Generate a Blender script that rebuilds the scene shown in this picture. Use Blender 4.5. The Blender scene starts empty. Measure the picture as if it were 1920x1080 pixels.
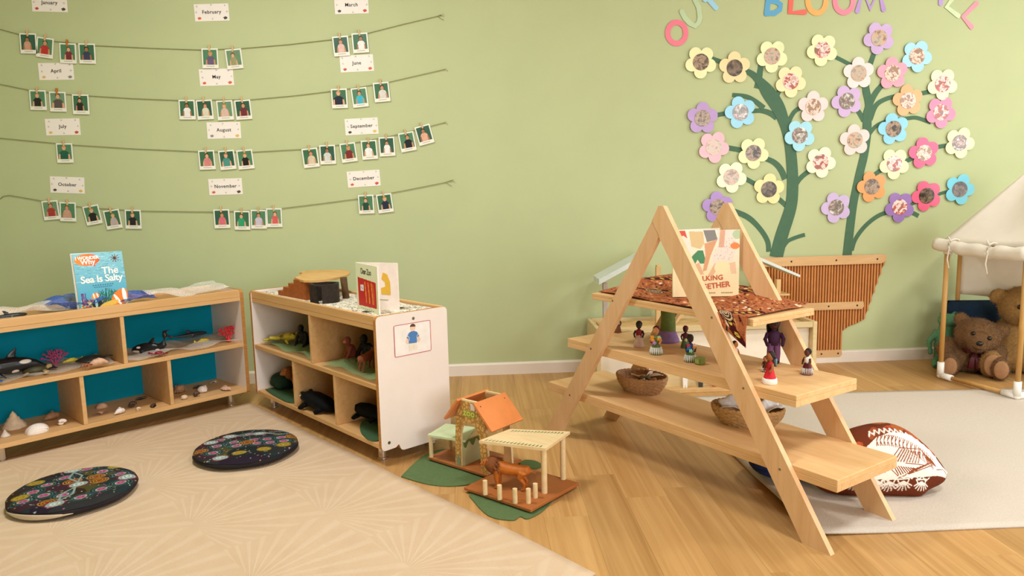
import bpy, bmesh, math, random
import numpy as np
from mathutils import Vector, Matrix
random.seed(11)
SC = bpy.context.scene
COL = SC.collection
R = math.radians

# ------------------------------------------------------------------ camera
F = 1367.2; PITCH = 0.1352; ROLL = -0.0237; YAW = 0.0504; CAMH = 1.1
_fwd = Vector((math.sin(YAW)*math.cos(PITCH), math.cos(YAW)*math.cos(PITCH), -math.sin(PITCH)))
_r0 = Vector((math.cos(YAW), -math.sin(YAW), 0)); _u0 = _r0.cross(_fwd)
_rt = _r0*math.cos(ROLL) + _u0*math.sin(ROLL); _up = -_r0*math.sin(ROLL) + _u0*math.cos(ROLL)
CAM = Vector((0, 0, CAMH))
cam_d = bpy.data.cameras.new('camera'); cam = bpy.data.objects.new('camera', cam_d); COL.objects.link(cam)
cam_d.sensor_width = 36; cam_d.lens = F/1920*36; cam_d.clip_start = .05
cam.matrix_world = Matrix(((_rt.x, _up.x, -_fwd.x, 0), (_rt.y, _up.y, -_fwd.y, 0), (_rt.z, _up.z, -_fwd.z, CAMH), (0, 0, 0, 1)))
SC.camera = cam

# ------------------------------------------------------------------ light and exposure
SC.view_settings.view_transform = 'Standard'; SC.view_settings.look = 'None'
SC.view_settings.gamma = 1; SC.view_settings.use_curve_mapping = False
SC.view_settings.exposure = -0.06
SC.render.film_transparent = False
world = bpy.data.worlds.new('world'); SC.world = world; world.use_nodes = True
wn = world.node_tree.nodes['Background']; wn.inputs[0].default_value = (1.0, .93, .82, 1); wn.inputs[1].default_value = .5
def area(name, loc, target, sx, sy, power, col):
    l = bpy.data.lights.new(name, 'AREA'); l.shape = 'RECTANGLE'; l.size = sx; l.size_y = sy; l.energy = power; l.color = col
    o = bpy.data.objects.new(name, l); COL.objects.link(o); o.location = loc
    o.rotation_euler = (Vector(target)-Vector(loc)).to_track_quat('-Z', 'Y').to_euler()
    return o
WARM = (.96, 1.0, 1.04)
area('window_daylight', (5.02, 1.6, 1.45), (0, 2.1, 1.3), 3.0, 1.7, 78, (.94, 1.0, 1.07))
area('window_daylight.001', (2.6, -2.93, 1.5), (1.6, 3, 1.0), 3.3, 1.7, 165, (.94, 1.0, 1.07))
area('ceiling_panel_light', (1.35, 1.0, 2.74), (1.35, 1.0, 0), .5, .4, 40, WARM)
area('ceiling_panel_light.001', (-.95, 2.6, 2.74), (-.95, 2.6, 0), .5, .4, 42, WARM)
area('ceiling_panel_light.002', (3.3, 2.5, 2.74), (3.3, 2.5, 0), .5, .4, 33, WARM)

# ------------------------------------------------------------------ measuring helpers: a pixel of the 1920x1080 frame onto a real plane
def ray(px, py): return (_fwd + _rt*((px-960)/F) - _up*((py-540)/F)).normalized()
def at_z(px, py, z=0.0):
    d = ray(px, py); return CAM + d*((z-CAMH)/d.z)
def at_y(px, py, y):
    d = ray(px, py); return CAM + d*(y/d.y)
def at_plane(px, py, p0, n):
    d = ray(px, py); return CAM + d*((p0-CAM).dot(n)/d.dot(n))
WALL_Y = 4.267
def on_wall(px, py): return at_y(px, py, WALL_Y)
class Frame:
    def __init__(s, x, y, deg):
        a = R(deg); s.o = Vector((x, y, 0)); s.a = a
        s.u = Vector((math.cos(a), math.sin(a), 0)); s.v = Vector((-math.sin(a), math.cos(a), 0))
    def P(s, a, b, z=0): return s.o + s.u*a + s.v*b + Vector((0, 0, z))
    def onz(s, px, py, z):
        p = at_z(px, py, z)-s.o; return p.dot(s.u), p.dot(s.v)
    def onv(s, px, py, t):
        p = at_plane(px, py, s.o+s.v*t, s.v)-s.o; return p.dot(s.u), p.z

# ------------------------------------------------------------------ materials
def lin(h):
    if isinstance(h, str):
        h = h.lstrip('#'); c = [int(h[i:i+2], 16)/255 for i in (0, 2, 4)]
    else: c = [x/255 for x in h]
    return tuple(x/12.92 if x <= .04045 else ((x+.055)/1.055)**2.4 for x in c)
_mats = {}
def _new(name):
    m = bpy.data.materials.new(name); m.use_nodes = True
    nt = m.node_tree; b = nt.nodes['Principled BSDF']; return m, nt, b
def _mix(nt, fac, a, b, blend='MIX'):
    n = nt.nodes.new('ShaderNodeMix'); n.data_type = 'RGBA'; n.blend_type = blend
    for k, val in ((0, fac), (6, a), (7, b)):
        if isinstance(val, (tuple, list)): n.inputs[k].default_value = (*val[:3], 1)
        elif isinstance(val, (int, float)): n.inputs[k].default_value = val
        else: nt.links.new(val, n.inputs[k])
    return n.outputs[2]
def _coords(nt, scale=(1, 1, 1), kind='Object', rand=False):
    tc = nt.nodes.new('ShaderNodeTexCoord'); mp = nt.nodes.new('ShaderNodeMapping'); mp.inputs['Scale'].default_value = scale
    src = tc.outputs[kind]
    if rand:
        oi = nt.nodes.new('ShaderNodeObjectInfo'); ad = nt.nodes.new('ShaderNodeVectorMath'); ad.operation = 'ADD'
        ml = nt.nodes.new('ShaderNodeVectorMath'); ml.operation = 'SCALE'; ml.inputs[0].default_value = (13.7, 7.1, 31.9)
        nt.links.new(oi.outputs['Random'], ml.inputs['Scale']); nt.links.new(src, ad.inputs[0]); nt.links.new(ml.outputs[0], ad.inputs[1]); src = ad.outputs[0]
    nt.links.new(src, mp.inputs['Vector']); return mp.outputs[0]
def _noise(nt, vec, scale, detail=3, rough=.5, dist=0):
    n = nt.nodes.new('ShaderNodeTexNoise'); n.inputs['Scale'].default_value = scale; n.inputs['Detail'].default_value = detail
    n.inputs['Roughness'].default_value = rough; n.inputs['Distortion'].default_value = dist
    nt.links.new(vec, n.inputs['Vector']); return n.outputs['Fac']
def _ramp(nt, fac, stops):
    n = nt.nodes.new('ShaderNodeValToRGB'); nt.links.new(fac, n.inputs[0]); e = n.color_ramp.elements
    while len(e) < len(stops): e.new(.5)
    for i, (p, c) in enumerate(stops): e[i].position = p; e[i].color = (*c, 1)
    return n.outputs[0]
def _bump(nt, b, h, strength, dist=.002):
    n = nt.nodes.new('ShaderNodeBump'); n.inputs['Strength'].default_value = strength; n.inputs['Distance'].default_value = dist
    nt.links.new(h, n.inputs['Height']); nt.links.new(n.outputs[0], b.inputs['Normal'])
def mat(name, col, rough=.6, var=.06, scale=30, bump=0, bscale=120, metal=0, spec=.35, sheen=0, rand=0):
    """one colour, slightly uneven, with fine relief"""
    if name in _mats: return _mats[name]
    m, nt, b = _new(name); c = lin(col)
    vec = _coords(nt, rand=True); n = _noise(nt, vec, scale)
    dk = tuple(x*(1-var*2) for x in c); lt = tuple(min(1, x*(1+var*2)) for x in c)
    out = _mix(nt, n, dk, lt)
    if rand:
        oi = nt.nodes.new('ShaderNodeObjectInfo'); hv = nt.nodes.new('ShaderNodeHueSaturation')
        mr = nt.nodes.new('ShaderNodeMapRange'); mr.inputs[3].default_value = 1-rand; mr.inputs[4].default_value = 1+rand
        nt.links.new(oi.outputs['Random'], mr.inputs[0]); nt.links.new(mr.outputs[0], hv.inputs['Value']); nt.links.new(out, hv.inputs['Color']); out = hv.outputs[0]
    nt.links.new(out, b.inputs['Base Color'])
    b.inputs['Roughness'].default_value = rough; b.inputs['Metallic'].default_value = metal; b.inputs['Specular IOR Level'].default_value = spec
    if sheen: b.inputs['Sheen Weight'].default_value = sheen
    if bump: _bump(nt, b, _noise(nt, vec, bscale, 2), bump)
    _mats[name] = m; return m
def wood(name, c1, c2, scale=(3, 40, 40), rough=.5, rand=.06, bump=.08, kind='Object', spec=.3):
    """grain stretched along the axis with the small scale"""
    if name in _mats: return _mats[name]
    m, nt, b = _new(name); vec = _coords(nt, scale, kind, rand=True)
    n1 = _noise(nt, vec, 1.0, 4, .6, 1.2); n2 = _noise(nt, vec, 4.5, 2, .5)
    a = _ramp(nt, n1, [(.32, lin(c1)), (.68, lin(c2))])
    out = _mix(nt, n2, a, lin(c1)); out = _mix(nt, .7, out, a)
    oi = nt.nodes.new('ShaderNodeObjectInfo'); hv = nt.nodes.new('ShaderNodeHueSaturation'); mr = nt.nodes.new('ShaderNodeMapRange')
    mr.inputs[3].default_value = 1-rand; mr.inputs[4].default_value = 1+rand
    nt.links.new(oi.outputs['Random'], mr.inputs[0]); nt.links.new(mr.outputs[0], hv.inputs['Value']); nt.links.new(out, hv.inputs['Color'])
    nt.links.new(hv.outputs[0], b.inputs['Base Color']); b.inputs['Roughness'].default_value = rough; b.inputs['Specular IOR Level'].default_value = spec
    if bump: _bump(nt, b, n1, bump, .001)
    _mats[name] = m; return m
def painted(name='printed surface', rough=.55, spec=.3):
    if name in _mats: return _mats[name]
    m, nt, b = _new(name); a = nt.nodes.new('ShaderNodeAttribute'); a.attribute_name = 'Col'
    nt.links.new(a.outputs['Color'], b.inputs['Base Color']); b.inputs['Roughness'].default_value = rough; b.inputs['Specular IOR Level'].default_value = spec
    _mats[name] = m; return m
def sheer(name, col, alpha=.45):
    if name in _mats: return _mats[name]
    m, nt, b = _new(name); out = nt.nodes['Material Output']
    b.inputs['Base Color'].default_value = (*lin(col), 1); b.inputs['Roughness'].default_value = .8
    vec = _coords(nt); n = _noise(nt, vec, 260, 1)
    mr = nt.nodes.new('ShaderNodeMapRange'); mr.inputs[1].default_value = .3; mr.inputs[2].default_value = .7
    mr.inputs[3].default_value = alpha*.55; mr.inputs[4].default_value = min(1, alpha*1.45); nt.links.new(n, mr.inputs[0])
    t = nt.nodes.new('ShaderNodeBsdfTransparent'); mx = nt.nodes.new('ShaderNodeMixShader')
    nt.links.new(mr.outputs[0], mx.inputs[0]); nt.links.new(t.outputs[0], mx.inputs[1]); nt.links.new(b.outputs[0], mx.inputs[2]); nt.links.new(mx.outputs[0], out.inputs[0])
    _mats[name] = m; return m
def regions(name, base, spots, rough=.5, var=.08, scale=40, bump=0, bscale=150, spec=.35, sheen=0):
    """base colour with ellipsoidal markings in the object's own space: (centre, radii, colour, softness)"""
    m, nt, b = _new(name); tc = nt.nodes.new('ShaderNodeTexCoord'); vec = tc.outputs['Object']
    n = _noise(nt, vec, scale); c = lin(base)
    out = _mix(nt, n, tuple(x*(1-2*var) for x in c), tuple(min(1, x*(1+2*var)) for x in c))
    for ce, ra, co, so in spots:
        s1 = nt.nodes.new('ShaderNodeVectorMath'); s1.operation = 'SUBTRACT'; nt.links.new(vec, s1.inputs[0]); s1.inputs[1].default_value = ce
        s2 = nt.nodes.new('ShaderNodeVectorMath'); s2.operation = 'DIVIDE'; nt.links.new(s1.outputs[0], s2.inputs[0]); s2.inputs[1].default_value = ra
        s3 = nt.nodes.new('ShaderNodeVectorMath'); s3.operation = 'LENGTH'; nt.links.new(s2.outputs[0], s3.inputs[0])
        mr = nt.nodes.new('ShaderNodeMapRange'); mr.inputs[1].default_value = 1-so; mr.inputs[2].default_value = 1+so; mr.inputs[3].default_value = 1; mr.inputs[4].default_value = 0
        nt.links.new(s3.outputs['Value'], mr.inputs[0]); out = _mix(nt, mr.outputs[0], out, lin(co))
    nt.links.new(out, b.inputs['Base Color']); b.inputs['Roughness'].default_value = rough; b.inputs['Specular IOR Level'].default_value = spec
    if sheen: b.inputs['Sheen Weight'].default_value = sheen
    if bump: _bump(nt, b, _noise(nt, vec, bscale, 3), bump)
    return m

# ------------------------------------------------------------------ mesh helpers
class MB:
    def __init__(s): s.v = []; s.f = []; s.m = []
    def add(s, vs, fs, mi=0, M=None):
        n = len(s.v)
        for p in vs:
            p = Vector(p); s.v.append(tuple(M @ p) if M is not None else tuple(p))
        for k, f in enumerate(fs):
            s.f.append([i+n for i in f]); s.m.append(mi[k] if isinstance(mi, list) else mi)
        return s
    def box(s, c, size, mi=0, ch=0, M=None):
        hx, hy, hz = size[0]/2, size[1]/2, size[2]/2; c = Vector(c)
        ch = min(ch, hx*.9, hy*.9, hz*.9)
        if ch <= 0:
            vs = [c+Vector((x*hx, y*hy, z*hz)) for x in (-1, 1) for y in (-1, 1) for z in (-1, 1)]
            return s.add(vs, [(0, 1, 3, 2), (4, 6, 7, 5), (0, 4, 5, 1), (2, 3, 7, 6), (0, 2, 6, 4), (1, 5, 7, 3)], mi, M)
        vs = []; idx = {}
        for x in (-1, 1):
            for y in (-1, 1):
                for z in (-1, 1):
                    for ax in range(3):
                        p = [x*(hx-ch), y*(hy-ch), z*(hz-ch)]; p[ax] = (x*hx, y*hy, z*hz)[ax]
                        idx[(x, y, z, ax)] = len(vs); vs.append(c+Vector(p))
        fs = []
        for ax in range(3):
            o = [a for a in range(3) if a != ax]
            for sg in (-1, 1):
                q = []
                for a, b in ((-1, -1), (1, -1), (1, 1), (-1, 1)):
                    k = [0, 0, 0]; k[ax] = sg; k[o[0]] = a; k[o[1]] = b; q.append(idx[(*k, ax)])
                fs.append(q)
            for a in (-1, 1):
                for b in (-1, 1):
                    k1 = [0, 0, 0]; k1[o[0]] = a; k1[o[1]] = b; k2 = list(k1); k1[ax] = -1; k2[ax] = 1
                    fs.append([idx[(*k1, o[0])], idx[(*k2, o[0])], idx[(*k2, o[1])], idx[(*k1, o[1])]])
        for x in (-1, 1):
            for y in (-1, 1):
                for z in (-1, 1): fs.append([idx[(x, y, z, 0)], idx[(x, y, z, 1)], idx[(x, y, z, 2)]])
        return s.add(vs, fs, mi, M)
    def prism(s, pts, t0, t1, axis='y', mi=0, mside=None, M=None):
        """2-D outline extruded from t0 to t1 along axis; outline coordinates are the other two axes in order"""
        def p3(a, b, t): return {'y': (a, t, b), 'z': (a, b, t), 'x': (t, a, b)}[axis]
        n = len(pts); vs = [p3(a, b, t0) for a, b in pts] + [p3(a, b, t1) for a, b in pts]
        fs = [list(range(n)), list(range(2*n-1, n-1, -1))] + [[i, (i+1) % n, n+(i+1) % n, n+i] for i in range(n)]
        ms = mi if mside is None else mside
        return s.add(vs, fs, [mi, mi]+[ms]*n, M)
    def tube(s, pts, rad, n=8, mi=0, M=None, caps=True, up=(0, 0, 1)):
        """swept along points; rad = number, or list of numbers / (across, along up) pairs"""
        pts = [Vector(p) for p in pts]; k = len(pts)
        if not isinstance(rad, (list, tuple)): rad = [rad]*k
        vs = []; fs = []
        for i, p in enumerate(pts):
            t = (pts[min(i+1, k-1)]-pts[max(i-1, 0)]).normalized(); U = Vector(up)
            if abs(t.dot(U)) > .95: U = Vector((1, 0, 0)) if abs(t.x) < .9 else Vector((0, 1, 0))
            a = t.cross(U).normalized(); b = a.cross(t).normalized(); r = rad[i]
            ra, rb = r if isinstance(r, (tuple, list)) else (r, r)
            for j in range(n):
                th = 2*math.pi*j/n; vs.append(p+a*(ra*math.cos(th))+b*(rb*math.sin(th)))
        for i in range(k-1):
            for j in range(n): fs.append([i*n+j, i*n+(j+1) % n, (i+1)*n+(j+1) % n, (i+1)*n+j])
        if caps: fs += [list(range(n))[::-1], [(k-1)*n+j for j in range(n)]]
        return s.add(vs, fs, mi, M)
    def cyl(s, p0, p1, r0, r1=None, n=12, mi=0, M=None): return s.tube([p0, p1], [r0, r0 if r1 is None else r1], n, mi, M)
    def ell(s, c, r, n=14, k=9, mi=0, M=None, rot=None):
        c = Vector(c); vs = []; fs = []
        if not isinstance(r, (tuple, list)): r = (r, r, r)
        Rm = rot if rot is not None else Matrix.Identity(3)
        for i in range(1, k):
            ph = math.pi*i/k
            for j in range(n):
                th = 2*math.pi*j/n
                vs.append(c+Rm @ Vector((r[0]*math.sin(ph)*math.cos(th), r[1]*math.sin(ph)*math.sin(th), r[2]*math.cos(ph))))
        top = len(vs); vs.append(c+Rm @ Vector((0, 0, r[2]))); vs.append(c+Rm @ Vector((0, 0, -r[2])))
        for i in range(k-2):
            for j in range(n): fs.append([i*n+j, (i+1)*n+j, (i+1)*n+(j+1) % n, i*n+(j+1) % n])
        for j in range(n): fs.append([top, j, (j+1) % n]); fs.append([top+1, (k-2)*n+(j+1) % n, (k-2)*n+j])
        return s.add(vs, fs, mi, M)
    def lathe(s, prof, n=20, c=(0, 0, 0), mi=0, M=None, fr=None):
        """profile of (radius, z); fr(theta, i) scales the radius"""
        vs = []; fs = []; c = Vector(c); k = len(prof)
        for i, (r, z) in enumerate(prof):
            for j in range(n):
                th = 2*math.pi*j/n; q = r*(fr(th, i) if fr else 1); vs.append(c+Vector((q*math.cos(th), q*math.sin(th), z)))
        for i in range(k-1):
            for j in range(n): fs.append([i*n+j, i*n+(j+1) % n, (i+1)*n+(j+1) % n, (i+1)*n+j])
        fs += [list(range(n))[::-1], [(k-1)*n+j for j in range(n)]]
        return s.add(vs, fs, mi, M)
    def ribbon(s, pts, w, y0, y1, mi=0, rnd=False, M=None, closed=False):
        """flat strip in the x-z plane between y0 and y1 following pts, widths w"""
        P = [Vector((p[0], p[1])) for p in pts]; k = len(P)
        if not isinstance(w, (list, tuple)): w = [w]*k
        Lp = []; Rp = []
        for i in range(k):
            a = P[(i-1) % k] if closed else P[max(i-1, 0)]; b = P[(i+1) % k] if closed else P[min(i+1, k-1)]
            t = (b-a).normalized(); nn = Vector((-t.y, t.x))*(w[i]/2); Lp.append(P[i]+nn); Rp.append(P[i]-nn)
        n = k; vs = [(q.x, y, q.y) for y in (y0, y1) for q in Lp+Rp]; fs = []; o = 2*n
        for i in range(n if closed else n-1):
            j = (i+1) % n
            fs += [[i, j, n+j, n+i], [o+i, o+n+i, o+n+j, o+j], [i, o+i, o+j, j], [n+i, n+j, o+n+j, o+n+i]]
        if not closed: fs += [[0, n, o+n, o], [n-1, o+n-1, o+2*n-1, 2*n-1]]
        s.add(vs, fs, mi, M)
        if rnd and not closed:
            for e in (0, -1):
                q = P[e]; r = w[e]/2
                s.prism([(q.x+r*math.cos(2*math.pi*t/14), q.y+r*math.sin(2*math.pi*t/14)) for t in range(14)], y0-.00005, y1, 'y', mi, M=M)
        return s
    def surf(s, fn, nu, nv, mi=0, M=None, wrap=False):
        vs = [fn(i/nu, j/nv) for i in range(nu+1) for j in range(nv+1)]
        fs = [[i*(nv+1)+j, (i+1)*(nv+1)+j, (i+1)*(nv+1)+j+1, i*(nv+1)+j+1] for i in range(nu) for j in range(nv)]
        return s.add(vs, fs, mi, M)
    def sheet(s, fn, nu, nv, th, mi=0, M=None):
        """closed thin sheet: top fn(u,v), bottom th lower"""
        n = (nu+1)*(nv+1)
        top = [Vector(fn(i/nu, j/nv)) for i in range(nu+1) for j in range(nv+1)]; bot = [p-Vector((0, 0, th)) for p in top]
        ix = lambda i, j: i*(nv+1)+j
        fs = []
        for i in range(nu):
            for j in range(nv):
                q = [ix(i, j), ix(i+1, j), ix(i+1, j+1), ix(i, j+1)]; fs.append(q); fs.append([n+k for k in q[::-1]])
        ring = [ix(i, 0) for i in range(nu)]+[ix(nu, j) for j in range(nv)]+[ix(i, nv) for i in range(nu, 0, -1)]+[ix(0, j) for j in range(nv, 0, -1)]
        for a in range(len(ring)):
            b = (a+1) % len(ring); fs.append([ring[a], n+ring[a], n+ring[b], ring[b]])
        return s.add(top+bot, fs, mi, M)
    def text(s, txt, size, M, mi=0, th=.0004, align='CENTER', bold=0, shear=0, space=1.0):
        """lettering standing in the x-z plane of M, facing -y"""
        c = bpy.data.curves.new('lettering', 'FONT'); c.body = txt; c.size = size; c.align_x = align; c.align_y = 'CENTER'
        c.extrude = th/2; c.offset = bold; c.shear = shear; c.space_character = space; c.resolution_u = 3
        o = bpy.data.objects.new('lettering', c); me = bpy.data.meshes.new_from_object(o)
        T = M @ Matrix.Rotation(R(90), 4, 'X')
        s.add([v.co for v in me.vertices], [list(p.vertices) for p in me.polygons], mi, T)
        bpy.data.objects.remove(o); bpy.data.curves.remove(c); bpy.data.meshes.remove(me); return s
    def mesh(s, name, mats, smooth=False, recalc=True):
        me = bpy.data.meshes.new(name); me.from_pydata(s.v, [], s.f); me.polygons.foreach_set('material_index', s.m)
        if not isinstance(mats, (list, tuple)): mats = [mats]
        for m in mats: me.materials.append(m)
        if recalc:
            bm = bmesh.new(); bm.from_mesh(me); bmesh.ops.recalc_face_normals(bm, faces=bm.faces); bm.to_mesh(me); bm.free()
        if smooth:
            me.polygons.foreach_set('use_smooth', [True]*len(me.polygons))
            if isinstance(smooth, (int, float)) and not isinstance(smooth, bool): me.set_sharp_from_angle(angle=R(smooth))
        me.update(); return me
    def build(s, name, mats, parent=None, smooth=False, kind=None, label=None, recalc=True):
        o = bpy.data.objects.new(name, s.mesh(name, mats, smooth, recalc)); COL.objects.link(o)
        if parent is not None: o.parent = parent
        if kind: o['kind'] = kind
        if label: o['label'] = label
        return o
def tag(o, label, cat, group=None):
    o['label'] = label; o['category'] = cat
    if group: o['group'] = group
    return o
def thing(name, label, cat, loc=(0, 0, 0), rz=0, group=None, rot=None):
    o = bpy.data.objects.new(name, None); COL.objects.link(o); o.location = loc; o.empty_display_size = .05
    o.rotation_euler = rot if rot is not None else (0, 0, rz); return tag(o, label, cat, group)
def struct(o): o['kind'] = 'structure'; return o
def remesh(o, voxel, smooth=6):
    m = o.modifiers.new('remesh', 'REMESH'); m.mode = 'VOXEL'; m.voxel_size = voxel; m.use_smooth_shade = True
    if smooth:
        k = o.modifiers.new('smooth', 'SMOOTH'); k.factor = .5; k.iterations = smooth
    return o
def copy_tree(o, parent=None):
    c = o.copy(); COL.objects.link(c); c.parent = parent
    for ch in o.children: copy_tree(ch, c)
    return c
I4 = Matrix.Identity(4)
def Tm(x, y, z): return Matrix.Translation((x, y, z))

class Canvas:
    """small colour raster, drawn with plain shapes, carried by the vertices of a fine grid (flat print)"""
    def __init__(s, w, h, col):
        s.w, s.h = w, h; s.X, s.Y = np.meshgrid((np.arange(w)+.5)/w, 1-(np.arange(h)+.5)/h)
        s.a = np.empty((h, w, 3)); s.a[:] = lin(col); s.asp = h/w; s.rng = np.random.default_rng(w*7+h)
    def put(s, mask, col, k=1.0):
        m = np.clip(mask.astype(float), 0, 1)[..., None]*k; s.a = s.a*(1-m)+np.array(lin(col))*m; return s
    def rect(s, x0, y0, x1, y1, col, k=1): return s.put((s.X >= x0) & (s.X <= x1) & (s.Y >= y0) & (s.Y <= y1), col, k)
    def ell(s, cx, cy, rx, ry, col, rot=0, k=1, inner=0):
        dx, dy = s.X-cx, s.Y-cy; c, q = math.cos(rot), math.sin(rot); a = (dx*c+dy*q)/rx; b = (-dx*q+dy*c)/ry; d = a*a+b*b
        return s.put((d <= 1) & (d >= inner*inner), col, k)
    def poly(s, pts, col, k=1):
        ins = np.zeros(s.X.shape, bool); n = len(pts)
        for i in range(n):
            (x0, y0), (x1, y1) = pts[i], pts[(i+1) % n]
            if y0 == y1: continue
            c = ((s.Y >= min(y0, y1)) & (s.Y < max(y0, y1))) & (s.X < x0+(s.Y-y0)*(x1-x0)/(y1-y0)); ins ^= c
        return s.put(ins, col, k)
    def stroke(s, pts, w, col, k=1):
        m = np.zeros(s.X.shape, bool)
        for (x0, y0), (x1, y1) in zip(pts[:-1], pts[1:]):
            dx, dy = x1-x0, (y1-y0)*s.asp; L = dx*dx+dy*dy+1e-12; px, py = s.X-x0, (s.Y-y0)*s.asp
            t = np.clip((px*dx+py*dy)/L, 0, 1); m |= (px-t*dx)**2+(py-t*dy)**2 <= (w/2)**2
        return s.put(m, col, k)
    def grain(s, amt, cell=1):
        n = s.rng.normal(1, amt, (s.h//cell+1, s.w//cell+1)); n = np.kron(n, np.ones((cell, cell)))[:s.h, :s.w]
        s.a = np.clip(s.a*n[..., None], 0, 1); return s
def print_sheet(name, cv, fn, parent, mat_=None, smooth=True):
    """grid carrying the canvas; fn(u, v) gives the point for u right 0..1, v up 0..1"""
    h, w = cv.h, cv.w
    vs = [fn((i+.5)/w if 0 < i < w-1 else (0 if i == 0 else 1), 1-((j+.5)/h if 0 < j < h-1 else (0 if j == 0 else 1))) for j in range(h) for i in range(w)]
    fs = [(j*w+i, (j+1)*w+i, (j+1)*w+i+1, j*w+i+1) for j in range(h-1) for i in range(w-1)]
    me = bpy.data.meshes.new(name); me.from_pydata([tuple(v) for v in vs], [], fs)
    at = me.color_attributes.new('Col', 'FLOAT_COLOR', 'POINT')
    at.data.foreach_set('color', np.concatenate([cv.a, np.ones((h, w, 1))], 2).reshape(-1).astype(np.float32))
    me.materials.append(mat_ or painted()); me.polygons.foreach_set('use_smooth', [smooth]*len(me.polygons)); me.update()
    o = bpy.data.objects.new(name, me); COL.objects.link(o); o.parent = parent; return o
# ================================================================== THE ROOM
M_wall = mat('green wall paint', '#bbc190', .75, .025, 4, bump=.12, bscale=380)
M_white = M_wall
M_ceil = mat('white ceiling paint', '#d2cdc4', .85, .02, 5)
M_base = mat('cream skirting paint', '#eadccb', .45, .03, 12)
M_plank = wood('oak vinyl plank', '#c79a60', '#a97a42', (26, .7, 26), .42, .10, .03)
M_floorbase = wood('oak vinyl underlay', '#b48a58', '#a87e4c', (16, .9, 16), .5, .02, 0)

b = MB(); b.box((.75, .65, -.054), (8.4, 7.4, .1)); floor = struct(b.build('floor', M_floorbase))
rp = random.Random(3); NP = 0
pm = {}
for ci in range(45):
    x = -2.302+ci*.152
    y = .75-rp.random()*1.0
    while y < 4.255:
        y1 = min(y+1.22, 4.262); L = round(y1-y-.0012, 2)
        if y1 > .8 and L > .05:
            if L not in pm:
                m = MB(); m.box((0, 0, -.002), (.1517, L, .004), ch=.0003); pm[L] = m.mesh('plank', M_plank)
            o = bpy.data.objects.new('plank', pm[L]); COL.objects.link(o); o.parent = floor; o.location = (x, (y+y1)/2, 0); NP += 1
        y = y1
b = MB(); b.box((.75, WALL_Y+.06, 1.35), (8.4, .12, 2.9)); struct(b.build('wall_back', M_wall))
b = MB(); b.box((-3.05, .65, 1.35), (.1, 7.4, 2.9)); struct(b.build('wall_left', M_white))
b = MB()
for c, s_ in (((-1.26, -2.85, 1.35), (4.38, .1, 2.9)), ((4.6, -2.85, 1.35), (.7, .1, 2.9)), ((2.59, -2.85, .25), (3.32, .1, .7)), ((2.59, -2.85, 2.6), (3.32, .1, .4))): b.box(c, s_)
struct(b.build('wall_front', M_white))
b = MB(); b.box((.75, .65, 2.85), (8.4, 7.4, .1)); struct(b.build('ceiling', M_ceil))
b = MB()
for c, s_ in (((4.95, -1.35, 1.35), (.1, 2.9, 2.9)), ((4.95, 3.75, 1.35), (.1, 1.1, 2.9)), ((4.95, 1.65, .25), (.1, 3.1, .7)), ((4.95, 1.65, 2.55), (.1, 3.1, .5))): b.box(c, s_)
struct(b.build('wall_right', M_white))
M_frame = mat('white window frame', '#eeeae2', .4)
m_, nt_, b_ = _new('window glass'); out_ = nt_.nodes['Material Output']
t_ = nt_.nodes.new('ShaderNodeBsdfTransparent'); g_ = nt_.nodes.new('ShaderNodeBsdfGlossy'); g_.inputs['Roughness'].default_value = .02
x_ = nt_.nodes.new('ShaderNodeMixShader'); x_.inputs[0].default_value = .05
nt_.links.new(t_.outputs[0], x_.inputs[1]); nt_.links.new(g_.outputs[0], x_.inputs[2]); nt_.links.new(x_.outputs[0], out_.inputs[0]); M_glass = m_
b = MB()
for c, s_ in (((4.95, .12, 1.45), (.08, .04, 1.7)), ((4.95, 3.18, 1.45), (.08, .04, 1.7)), ((4.95, 1.65, .62), (.08, 3.1, .04)), ((4.95, 1.65, 2.28), (.08, 3.1, .04)), ((4.95, 1.65, 1.45), (.06, .05, 1.7))): b.box(c, s_, ch=.004)
win = struct(b.build('window_1', M_frame))
for yc in (.88, 2.42):
    b = MB(); b.box((4.96, yc, 1.45), (.006, 1.46, 1.62)); b.build('pane', M_glass, win)
b = MB()
for c, s_ in (((.95, -2.85, 1.5), (.04, .08, 1.8)), ((4.23, -2.85, 1.5), (.04, .08, 1.8)), ((2.59, -2.85, .62), (3.32, .08, .04)), ((2.59, -2.85, 2.38), (3.32, .08, .04)), ((2.59, -2.85, 1.5), (.05, .06, 1.8))): b.box(c, s_, ch=.004)
win2 = struct(b.build('window_2', M_frame))
for xc in (1.77, 3.41):
    b = MB(); b.box((xc, -2.86, 1.5), (1.58, .006, 1.72)); b.build('pane', M_glass, win2)
b = MB(); b.prism([(WALL_Y, 0), (WALL_Y-.016, 0), (WALL_Y-.016, .062), (WALL_Y-.010, .070), (WALL_Y, .072)], -2.99, 4.89, 'x'); struct(b.build('baseboard_back', M_base))
M_emit = bpy.data.materials.new('lit diffuser'); M_emit.use_nodes = True
_e = M_emit.node_tree.nodes['Principled BSDF']; _e.inputs['Emission Color'].default_value = (1, .9, .75, 1); _e.inputs['Emission Strength'].default_value = 3
for k, (x, y, lb) in enumerate(((1.35, 1.0, 'flat white ceiling lamp panel above the middle of the room'), (-.95, 2.6, 'flat white ceiling lamp panel above the beige fan-patterned rug'), (3.3, 2.5, 'flat white ceiling lamp panel above the play tent'))):
    t = thing('ceiling_lamp', lb, 'lamp', (x, y, 2.8), 0, 'ceiling lamp panels')
    m = MB(); m.box((0, 0, -.018), (.6, .5, .036), ch=.004); m.build('housing', M_frame, t)
    m = MB(); m.box((0, 0, -.040), (.52, .42, .006)); m.build('diffuser', M_emit, t)

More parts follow.
